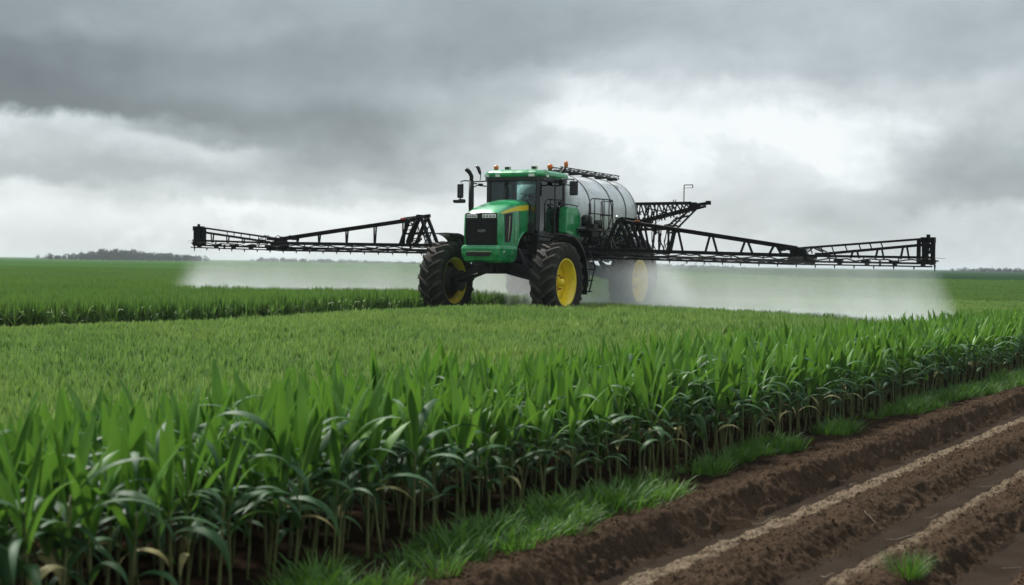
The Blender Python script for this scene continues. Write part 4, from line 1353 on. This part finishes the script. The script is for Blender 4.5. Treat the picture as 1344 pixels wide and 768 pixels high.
for (du, dv, L, rr) in ((0, 0, 0, 0),):
    pts = []
    for (a, c_) in ((-0.16, 0.0), (0.0, 0.085), (0.16, -0.02), (0.02, -0.085), (-0.16, 0.0)):
        t_a = th + c_; pts.append((-6.32 + a, (R_ + 0.006) * math.cos(t_a), 3.12 + (R_ + 0.006) * math.sin(t_a)))
    b.tube(pts, 0.010, 6)
b.build('tank_emblem', M['cream'], tank)
# catwalk along the top
b = MB()
for y in (0.16, 0.46):
    for z in (4.215, 4.31):
        b.tube([(-2.7, y, z), (-7.0, y, z)], 0.016, 6)
    for i in range(15):
        x = -2.75 - i * 0.3
        b.tube([(x, y, 4.215), (x, y, 4.31)], 0.012, 5)
        if i < 14: b.tube([(x, y, 4.215 if i % 2 else 4.31), (x - 0.3, y, 4.31 if i % 2 else 4.215)], 0.010, 5)
for i in range(15):
    b.beam((-2.75 - i * 0.3, 0.16, 4.215), (-2.75 - i * 0.3, 0.46, 4.215), 0.03, 0.02)
for i in range(5):
    b.box((-3.0 - i * 0.95, 0.31, 4.18), (0.06, 0.34, 0.06))
b.build('catwalk', M['black'], tank)
# --- side platform with guard rails
b = MB()
b.box((-3.2, 1.30, 2.52), (1.75, 0.46, 0.06))
b.box((-3.0, 1.2, 2.42), (0.5, 0.5, 0.18)); b.box((-2.75, 1.45, 2.62), (0.32, 0.22, 0.14))
for x in (-2.45, -3.2, -3.95): b.tube([(x, 0.9, 2.1), (x, 1.2, 2.5)], 0.03, 8)
pl = b.build('side_platform', M['black'], root, 0.01)
b = MB(); rr = 0.017
for (y) in (1.51,):
    b.tube([(-2.38, y, 2.55), (-2.38, y, 3.22), (-2.44, y, 3.34), (-2.6, y, 3.40), (-3.9, y, 3.42), (-4.02, y, 3.40), (-4.05, y, 3.32), (-4.05, y, 2.55)], rr, 8)
    for x in (-2.75, -3.3, -3.42, -3.78): b.tube([(x, y, 2.55), (x, y, 3.40)], rr * 0.9, 8)
    b.tube([(-2.38, y, 2.98), (-4.05, y, 2.98)], rr * 0.9, 8)
b.tube([(-4.05, 1.51, 3.38), (-4.05, 1.15, 3.38), (-4.05, 1.12, 2.55)], rr, 8)
b.tube([(-4.05, 1.51, 2.98), (-4.05, 1.12, 2.98)], rr, 8)
b.build('guard_rail', M['black'], pl)
b = MB(); b.lathe([(0, -0.16), (0.15, -0.16), (0.16, 0.1), (0.10, 0.17), (0, 0.17)], (-2.8, 1.25, 2.78), 'z', 16); b.lathe([(0, -0.12), (0.11, -0.12), (0.11, 0.12), (0, 0.12)], (-3.5, 1.3, 2.70), 'z', 14); b.build('filter_housing', M['plastic'], pl)

# --- booms
XB = -2.6
def lerp(a, b_, u): return a + (b_ - a) * u
def boom(side, root_y, br_in, br_top, top_z0, joint_y, joint_zt, tip_y, tip_zt, low0, low1, joint_low):
    """low0/low1: height of the lower chord at the root and the tip"""
    s = side
    def low(y):
        return float(np.interp(y, [root_y, joint_y, tip_y], [low0, joint_low, low1]))
    P = lambda x, y, z: (XB + x, s * y, z)
    b = MB()
    # lower girder: two rails and a lower pipe rail
    ys = [root_y, joint_y, tip_y]
    for i in range(2):
        ya, yb = ys[i], ys[i + 1]
        k_ = 1.0 if i == 0 else 0.62
        for xo in (-0.17, 0.17):
            b.beam(P(xo * k_, ya, low(ya) + 0.10), P(xo * k_, yb, low(yb) + 0.10), 0.07 * k_ + 0.01, 0.085 * k_ + 0.01)
        b.beam(P(0.05, ya, low(ya) - 0.05), P(0.05, yb, low(yb) - 0.05), 0.07 * k_ + 0.012, 0.065 * k_ + 0.012)
        b.tube([P(0.2, ya, low(ya) - 0.125), P(0.2, yb, low(yb) - 0.125)], 0.024 * k_ + 0.004, 8)
        n = int(abs(yb - ya) / 0.42)
        for j in range(n):
            y0 = lerp(ya, yb, j / n); y1 = lerp(ya, yb, (j + 1) / n)
            sx = 0.17 * k_ * (1 if j % 2 else -1)
            b.beam(P(sx, y0, low(y0) + 0.10), P(-sx, y1, low(y1) + 0.10), 0.025, 0.025)
            if j % 2 == 0: b.beam(P(0, y0, low(y0) + 0.1), P(0.05, y0, low(y0) - 0.06), 0.03, 0.03)
            if j % 4 == 1: b.beam(P(0.12, y0, low(y0) - 0.0), P(0.12, y0, low(y0) - 0.15), 0.05, 0.05)
    # main upper chord of the inner section
    b.beam(P(0, br_top, top_z0), P(0, joint_y, joint_zt), 0.13, 0.115)
    b.tube([P(0.08, br_top, top_z0 + 0.03), P(0.08, lerp(br_top, joint_y, .5), lerp(top_z0, joint_zt, .5) + 0.04), P(0.08, joint_y, joint_zt + 0.04)], 0.022, 6)
    # paired struts
    for u in (0.12, 0.32, 0.52, 0.72, 0.88):
        y = lerp(br_top, joint_y, u); zt = lerp(top_z0, joint_zt, u)
        for (dy, xo) in ((-0.10, 0.15), (0.13, -0.15)):
            b.beam(P(0, y + dy * 0.35, zt - 0.03), P(xo, y + dy, low(y) + 0.12), 0.045, 0.05)
    arm = b.build('boom_arm', M['boom'], root, 0.004)
    # root bracket
    b = MB()
    r = random.Random(40 + side)
    w_in = br_in; w_out = br_top + 0.45
    zt = top_z0 + 0.03
    for xo in (-0.2, 0.2):
        b.beam(P(xo, w_in, low0 + 0.12), P(xo, br_top - 0.08, zt), 0.09, 0.08)
        b.beam(P(xo, br_top - 0.05, zt), P(xo, br_top + 0.3, low0 + 0.15), 0.10, 0.08)
        b.beam(P(xo, br_top + 0.32, zt - 0.08), P(xo, w_out + 0.15, low0 + 0.15), 0.10, 0.08)
        b.beam(P(xo, w_in + 0.15, low0 + 0.5), P(xo, w_out, low0 + 0.45), 0.05, 0.05)
    b.beam(P(-0.22, br_top, zt + 0.02), P(0.22, br_top, zt + 0.02), 0.14, 0.1)
    b.beam(P(-0.22, br_top - 0.15, zt + 0.05), P(-0.22, br_top + 0.75, zt - 0.05), 0.1, 0.1)
    for i in range(26):
        y0 = r.uniform(w_in + 0.15, w_out); z0 = r.uniform(low0 + 0.1, zt - 0.15)
        b.tube([P(r.uniform(-0.2, 0.25), y0, z0), P(r.uniform(-0.25, 0.28), y0 + r.uniform(-0.12, 0.12), z0 + r.uniform(-0.2, 0.2)),
                P(r.uniform(-0.2, 0.25), y0 + r.uniform(-0.25, 0.25), z0 + r.uniform(0.1, 0.35) * r.choice((-0.4, 1)))], r.uniform(0.010, 0.024), 6)
    b.tube([P(0.25, w_out - 0.1, low0 + 0.2), P(0.28, br_top + 0.2, lerp(low0, zt, .55)), P(0.25, br_top, zt - 0.1)], 0.045, 10)   # ram
    b.build('boom_bracket', M['boom'], arm, 0.004)
    # fold joint
    b = MB()
    zl = low(joint_y)
    b.hexa([P(-0.12, joint_y - 0.25, zl - 0.1), P(0.12, joint_y - 0.25, zl - 0.1), P(0.12, joint_y + 0.45, zl - 0.1), P(-0.12, joint_y + 0.45, zl - 0.1),
            P(-0.1, joint_y - 0.1, joint_zt + 0.05), P(0.1, joint_y - 0.1, joint_zt + 0.05), P(0.1, joint_y + 0.2, joint_zt + 0.0), P(-0.1, joint_y + 0.2, joint_zt + 0.0)])
    for i in range(14):
        y0 = joint_y + r.uniform(-0.45, 0.7); z0 = zl + r.uniform(0.0, 0.28)
        b.box(P(r.uniform(-0.15, 0.2), y0, z0), (0.1, r.uniform(0.05, 0.22), r.uniform(0.04, 0.12)))
    for i in range(6):
        y0 = joint_y + r.uniform(-0.7, 0.4)
        b.tube([P(0.1, y0, zl + 0.2), P(0.22, y0 + 0.2, zl + 0.34), P(0.15, y0 + 0.5, zl + 0.2)], 0.013, 6)
    b.build('fold_joint', M['boom'], arm, 0.004)
    # outer section
    b = MB()
    zt_tip = tip_zt
    b.beam(P(0, joint_y + 0.05, joint_zt), P(0, tip_y - 0.25, zt_tip - 0.02), 0.06, 0.055)
    b.beam(P(-0.05, joint_y + 0.5, low(joint_y) + 0.13), P(-0.05, tip_y - 0.3, zt_tip - 0.17), 0.07, 0.07)
    L = tip_y - joint_y
    for u in (0.25, 0.42, 0.60, 0.78):
        y = joint_y + L * u
        zt_ = lerp(joint_zt, zt_tip, u); zm = lerp(low(joint_y) + 0.13, zt_tip - 0.17, u)
        b.beam(P(0, y, zm), P(0.08, y - 0.04, low(y) + 0.05), 0.04, 0.045)
        b.beam(P(0, y + 0.10, zm), P(-0.08, y + 0.14, low(y) + 0.05), 0.035, 0.04)
    for u in (0.10, 0.18, 0.26, 0.36, 0.46, 0.54, 0.62):
        y = joint_y + L * u
        b.beam(P(0, y, lerp(joint_zt, zt_tip, u)), P(-0.05, y + 0.05, lerp(low(joint_y) + 0.13, zt_tip - 0.17, u)), 0.025, 0.025)
    for k in range(5):
        y = joint_y + L * (0.12 + 0.2 * k)
        b.box(P(0.08, y, low(y) - 0.03), (0.24, 0.20, 0.09)); b.box(P(0.08, y + 0.03, low(y) - 0.09), (0.12, 0.1, 0.06))
    b.build('outer_section', M['boom'], arm, 0.003)
    # tip frame
    b = MB()
    zl = low(tip_y)
    b.beam(P(0, tip_y - 0.38, zl - 0.02), P(0, tip_y - 0.38, zt_tip - 0.02), 0.10, 0.09)
    b.hexa([P(-0.1, tip_y - 0.28, zl - 0.02), P(0.1, tip_y - 0.28, zl - 0.02), P(0.1, tip_y - 0.16, zl - 0.02), P(-0.1, tip_y - 0.16, zl - 0.02),
            P(-0.1, tip_y - 0.30, zt_tip + 0.02), P(0.1, tip_y - 0.30, zt_tip + 0.02), P(0.1, tip_y - 0.12, zt_tip + 0.02), P(-0.1, tip_y - 0.12, zt_tip + 0.02)])
    b.beam(P(0, tip_y - 0.03, zl - 0.08), P(0, tip_y - 0.03, zt_tip - 0.02), 0.12, 0.10)
    b.box(P(0, tip_y - 0.15, zt_tip - 0.05), (0.2, 0.34, 0.14)); b.box(P(0, tip_y - 0.18, zl), (0.2, 0.42, 0.12)); b.box(P(0, tip_y - 0.12, (zl + zt_tip) / 2 + 0.1), (0.14, 0.22, 0.12))
    b.tube([P(0, tip_y - 0.15, zt_tip), P(0, tip_y - 0.15, zt_tip + 0.09)], 0.05, 8); b.tube([P(0.05, tip_y - 0.05, zl), P(0.05, tip_y + 0.12, zl + 0.02)], 0.02, 6)
    b.tube([P(0.02, tip_y, zl + 0.1), P(0.02, tip_y + 0.28, zl + 0.08)], 0.006, 5); b.tube([P(0, tip_y + 0.02, zl - 0.08), P(0, tip_y + 0.02, zl - 0.26)], [0.03, 0.008], 6)
    for i in range(8):
        b.box(P(r.uniform(-0.1, 0.12), tip_y - r.uniform(-0.04, 0.3), zl + r.uniform(-0.1, 0.3)), (0.08, r.uniform(0.05, 0.12), r.uniform(0.05, 0.12)))
    b.build('boom_tip', M['boom'], arm, 0.004)
    # hoses along the girder
    b = MB()
    pts = []; n = 46
    for i in range(n):
        y = lerp(root_y + 0.3, tip_y - 0.3, i / (n - 1)); pts.append(P(0.22, y, low(y) + 0.02 + 0.045 * math.sin(i * 1.9) * math.sin(i * 0.63)))
    b.tube(pts, 0.019, 6)
    pts = []
    for i in range(n):
        y = lerp(root_y + 0.3, joint_y + 0.5, i / (n - 1)); pts.append(P(0.10, y, low(y) - 0.10 + 0.03 * math.cos(i * 1.4)))
    b.tube(pts, 0.022, 6)
    b.build('supply_hose', M['plastic'], arm)
    # nozzles
    y = root_y + 0.25
    nm = None
    while y < tip_y - 0.05:
        if nm is None:
            b = MB(); b.box((0, 0, 0.02), (0.035, 0.035, 0.045)); b.lathe([(0, -0.045), (0.009, -0.045), (0.014, -0.02), (0.014, 0.0)], (0, 0, 0), 'z', 8)
            nm = b.build('nozzle', M['plastic'], arm)
            o = nm
        else:
            o = nm.copy(); COL.objects.link(o); o.parent = arm
        o.location = P(0.2, y, low(y) - 0.17)
        y += 0.5
    return arm, P
armR, PR = boom(1, 1.15, 2.0, 2.45, 2.76, 7.35, 2.05, 10.85, 2.33, 1.88, 1.74, 1.76)
armL, PL = boom(-1, 1.15, 3.56, 4.02, 2.86, 9.1, 2.22, 12.55, 2.60, 1.94, 2.06, 1.99)
for (arm_, P_, y, z) in ((armR, PR, 2.9, 2.76), (armL, PL, 4.62, 2.84)):
    b = MB(); b.box(P_(0.09, y, z), (0.06, 0.15, 0.055)); b.build('marker_plate', M['rust'] if arm_ is armR else M['red'], arm_, 0.01)
b = MB(); b.lathe([(0, 0.04), (0.05, 0.03), (0.05, -0.03), (0, -0.04)], PR(0.2, 2.35, 2.86), 'x', 12); b.build('marker_lamp', M['chrome'], armR)
# torn plant strands caught under the right girder
b = MB()
for (y0, dy, dz) in ((4.7, -0.25, -0.22), (4.85, 0.12, -0.3), (5.0, 0.2, -0.16), (4.4, -0.16, -0.12)):
    b.tube([PR(0.2, y0, 1.68), PR(0.22, y0 + dy * 0.5, 1.68 + dz * 0.7), PR(0.22, y0 + dy, 1.68 + dz)], 0.006, 5)
b.build('caught_strands', M['grey'], armR)
# centre frame carrying both booms
b = MB()
for z in (1.78, 2.0):
    b.beam((XB, -1.3, z), (XB, 1.3, z), 0.14, 0.09)
for y in (-1.2, -0.6, 0.6, 1.2): b.beam((XB, y, 1.72), (XB, y, 2.05), 0.08, 0.08)
b.build('boom_centre_frame', M['boom'], root, 0.006)

# --- rear rack: a tangle of folded lattice behind the tank
XR = -7.75
b = MB(); r = random.Random(77)
def Q(x, y, z): return (XR + x, y, z)
for xo in (-0.25, 0.25):
    b.beam(Q(xo, -0.4, 3.47), Q(xo, 2.65, 3.49), 0.06, 0.07)
    b.beam(Q(xo, 0.3, 2.78), Q(xo, 2.95, 3.40), 0.06, 0.07)
    b.beam(Q(xo, 0.2, 2.65), Q(xo, 2.0, 2.70), 0.05, 0.06)
    b.beam(Q(xo, 2.0, 2.70), Q(xo, 2.75, 3.42), 0.045, 0.05)
    ys = np.linspace(0.5, 2.6, 8)
    for i in range(7):
        b.beam(Q(xo, ys[i], 3.47), Q(xo, ys[i + 1] - 0.08, 2.72 + 0.085 * i), 0.035, 0.04)
        b.beam(Q(xo, ys[i] + 0.1, 2.72 + 0.08 * i), Q(xo, ys[i + 1] - 0.12, 3.46), 0.030, 0.035)
b.beam(Q(0, 2.5, 3.40), Q(0.1, 3.15, 3.48), 0.08, 0.09); b.box(Q(0.1, 3.15, 3.49), (0.1, 0.14, 0.12))
for i in range(24):
    y0 = r.uniform(0.4, 2.3); z0 = r.uniform(2.6, 3.4)
    b.tube([Q(r.uniform(-.3, .3), y0, z0), Q(r.uniform(-.3, .3), y0 + r.uniform(-.2, .25), z0 + r.uniform(-.2, .1)), Q(r.uniform(-.3, .3), y0 + r.uniform(0.05, .5), z0 + r.uniform(-.15, .25))], r.uniform(0.012, 0.03), 6)
for (y0, y1) in ((1.35, 1.30), (1.55, 1.52), (1.85, 1.80), (2.02, 1.84)):
    b.beam(Q(r.uniform(-.1, .1), y0, 2.72), Q(0, y1, 1.9), 0.05, 0.05)
for i in range(10):
    y0 = r.uniform(1.3, 1.9); b.tube([Q(0.1, y0, 2.7), Q(0.15, y0 + r.uniform(-.15, .15), 2.3), Q(0.1, y0 + r.uniform(-.2, .2), 1.95)], r.uniform(0.01, 0.022), 6)
b.beam(Q(0.4, 0.3, 2.05), Q(0, 1.9, 1.95), 0.08, 0.10)
b.beam(Q(0.5, 0.0, 1.85), Q(0.0, 0.0, 3.47), 0.10, 0.10); b.beam(Q(0.5, 0.42, 1.85), Q(0.0, 0.42, 2.75), 0.08, 0.08)
# tangle between the tank's lower edge and the rear wheel
for i in range(46):
    x0 = r.uniform(-3.2, -5.6) ; y0 = r.uniform(1.0, 1.5); z0 = r.uniform(1.95, 2.55)
    b.tube([(x0, y0, z0), (x0 + r.uniform(-.3, .3), y0 + r.uniform(-.1, .1), z0 + r.uniform(-.25, .25)), (x0 + r.uniform(-.5, .5), y0 + r.uniform(-.1, .1), z0 + r.uniform(-.3, .3))], r.uniform(0.012, 0.032), 6)
rk = b.build('rear_rack', M['boom'], root, 0.0)
b = MB(); b.tube([Q(0, 2.32, 3.45), Q(0, 2.32, 4.05)], 0.016, 6); b.beam(Q(0, 2.32, 4.05), Q(0, 2.60, 4.05), 0.02, 0.025); b.beam(Q(0, 2.60, 4.06), Q(0, 2.60, 3.95), 0.02, 0.02); b.beam(Q(0, 2.32, 3.96), Q(0, 2.60, 3.96), 0.012, 0.012)
b.build('aerial', M['boom'], rk)

# ------------------------------------------------------------------ spray mist
b = MB()
b.box((-4.3, -0.85, 0.72), (5.8, 25.2, 2.24))
vm = bpy.data.materials.new('spray_mist'); vm.use_nodes = True
t = NT(vm.node_tree); t.n.remove(t.n['Principled BSDF'])
out = [x for x in t.n if x.type == 'OUTPUT_MATERIAL'][0]
pv = t.add('ShaderNodeVolumePrincipled')
pv.inputs['Color'].default_value = (0.96, 0.985, 1.0, 1)
pv.inputs['Anisotropy'].default_value = 0.2
tcn = t.add('ShaderNodeTexCoord'); sp = t.add('ShaderNodeSeparateXYZ'); t.l.new(tcn.outputs['Object'], sp.inputs[0])
px_, py_, pz_ = sp.outputs
depth = t.m('SUBTRACT', 1.75, pz_)
# widening from the nozzle line towards the crop
wd_ = t.m('MULTIPLY_ADD', depth, 0.42, 0.14)
cen = t.m('ABSOLUTE', py_)
mid_ = t.smooth(cen, 2.2, 4.6, 1.0, 0.0)
front = t.smooth(t.m('SUBTRACT', px_, -2.42), t.m('MULTIPLY', wd_, -0.2), wd_, 1, 0)
backlen = t.m('MULTIPLY_ADD', mid_, 2.5, t.m('MULTIPLY_ADD', depth, 1.1, 0.4))
back = t.smooth(t.m('SUBTRACT', -2.42, px_), t.m('MULTIPLY', backlen, 0.15), backlen, 1, 0)
topf = t.smooth(depth, 0.0, 0.55, 0.15, 1)
rgt = t.smooth(t.m('SUBTRACT', py_, t.m('MULTIPLY_ADD', depth, 0.34, 10.35)), -0.6, 0.75, 1, 0)
lft = t.smooth(t.m('SUBTRACT', t.m('MULTIPLY', py_, -1.0), t.m('MULTIPLY_ADD', depth, 0.42, 12.0)), -0.6, 0.95, 1, 0)
mp = t.add('ShaderNodeMapping'); t.l.new(tcn.outputs['Object'], mp.inputs[0]); mp.inputs['Scale'].default_value = (0.6, 1.0, 0.35)
nn = t.noise(mp.outputs[0], 1.1, 3, 0.6)
nd_ = t.smooth(nn, 0.3, 0.7, 0.55, 1.45)
d = t.m('MULTIPLY', front, back)
for q in (topf, rgt, lft, nd_): d = t.m('MULTIPLY', d, q)
d = t.m('MULTIPLY', d, t.m('MULTIPLY_ADD', mid_, -1.2, 1.65))
d = t.m('MULTIPLY', d, t.smooth(pz_, -0.1, 1.2, 1.25, 0.85))
t.l.new(d, pv.inputs['Density'])
t.l.new(pv.outputs[0], out.inputs['Volume'])
vm.cycles.volume_step_rate = 1.5
sm_ = b.build('spray_mist', vm)
sm_.location = root.location; sm_.rotation_euler = root.rotation_euler
tag(sm_, 'pale curtain of spray mist hanging under both booms and round the rear wheels', 'spray', kind='stuff')

# ------------------------------------------------------------------ far woods on the horizon
def woods(name, x0, x1, y0, n, hfun, label, seed):
    rg = np.random.default_rng(seed)
    Vs = []
    for i in range(n):
        x = rg.uniform(x0, x1); y = y0 + rg.uniform(0, 60)
        u = (x - x0) / (x1 - x0)
        H = hfun(u) * (0.62 + 0.62 * rg.uniform(0, 1) ** 1.6); Rr = H * rg.uniform(0.28, 0.48)
        zg = float(ground_z(x, y))
        m_ = 110
        q = rg.normal(0, 1, (m_, 3)); q /= np.linalg.norm(q, axis=1)[:, None]; q *= rg.uniform(0.45, 1, (m_, 1)) ** 0.6
        c = q * np.array([Rr, Rr, H * 0.46]) + np.array([x, y, zg + H * 0.54])
        sz = H * 0.07
        tri = c[:, None, :] + rg.normal(0, sz, (m_, 3, 3))
        Vs.append(tri.reshape(-1, 3))
        tw = 0.02 * H
        Vs.append(np.array([[x - tw, y, zg], [x + tw, y, zg], [x, y, zg + H * 0.7]]))
    V = np.concatenate(Vs); F = np.arange(len(V)).reshape(-1, 3)
    o = bpy.data.objects.new(name, mesh_np(name, V, F, [M['woods']], False)); COL.objects.link(o)
    tag(o, label, 'wood', kind='stuff'); return o
M['woods'] = mat('far_wood_foliage', (0.022, 0.030, 0.026), 0.9, var=0.35, vscale=0.3)
YW_ = 800.0
def pxw(px): return (px - 672) / 1867.0 * YW_
def h_left(u):
    return float(np.interp(u, [0, 0.06, 0.2, 0.3, 0.42, 0.55, 0.75, 1.0], [2.4, 3.0, 3.4, 4.3, 5.6, 5.4, 4.2, 2.9]))
woods('distant_wood', pxw(42), pxw(250), YW_, 330, h_left, 'low blue-grey wood on the horizon at the left', 1)
woods('distant_hedge', pxw(262), pxw(560), YW_ + 150, 300, lambda u: 3.0 - 1.6 * u, 'faint hedge line seen through the spray at the left', 2)
woods('distant_hedge', pxw(-60), pxw(45), YW_ + 300, 160, lambda u: 2.2, 'thin dark hedge on the horizon at the far left edge', 3)
woods('distant_hedge', pxw(1290), pxw(1420), YW_, 170, lambda u: 2.4, 'thin dark hedge on the horizon at the right edge', 4)
woods('distant_hedge', pxw(880), pxw(1080), YW_ + 250, 200, lambda u: 3.0 - 1.5 * u, 'faint hedge line behind the spray right of the tank', 5)

# ------------------------------------------------------------------ air
HAZE = 0.00022
b = MB(); b.box((0, 2950, 3.5), (7200, 6100, 12.0))
hm = bpy.data.materials.new('haze'); hm.use_nodes = True
t = NT(hm.node_tree); t.n.remove(t.n['Principled BSDF'])
out = [x for x in t.n if x.type == 'OUTPUT_MATERIAL'][0]
pv = t.add('ShaderNodeVolumePrincipled'); pv.inputs['Color'].default_value = (0.86, 0.93, 1.0, 1); pv.inputs['Density'].default_value = HAZE
t.l.new(pv.outputs[0], out.inputs['Volume'])
if HAZE > 0:
    hz_ = b.build('haze', hm)
    tag(hz_, 'thin pale air haze over the whole field', 'haze', kind='stuff')
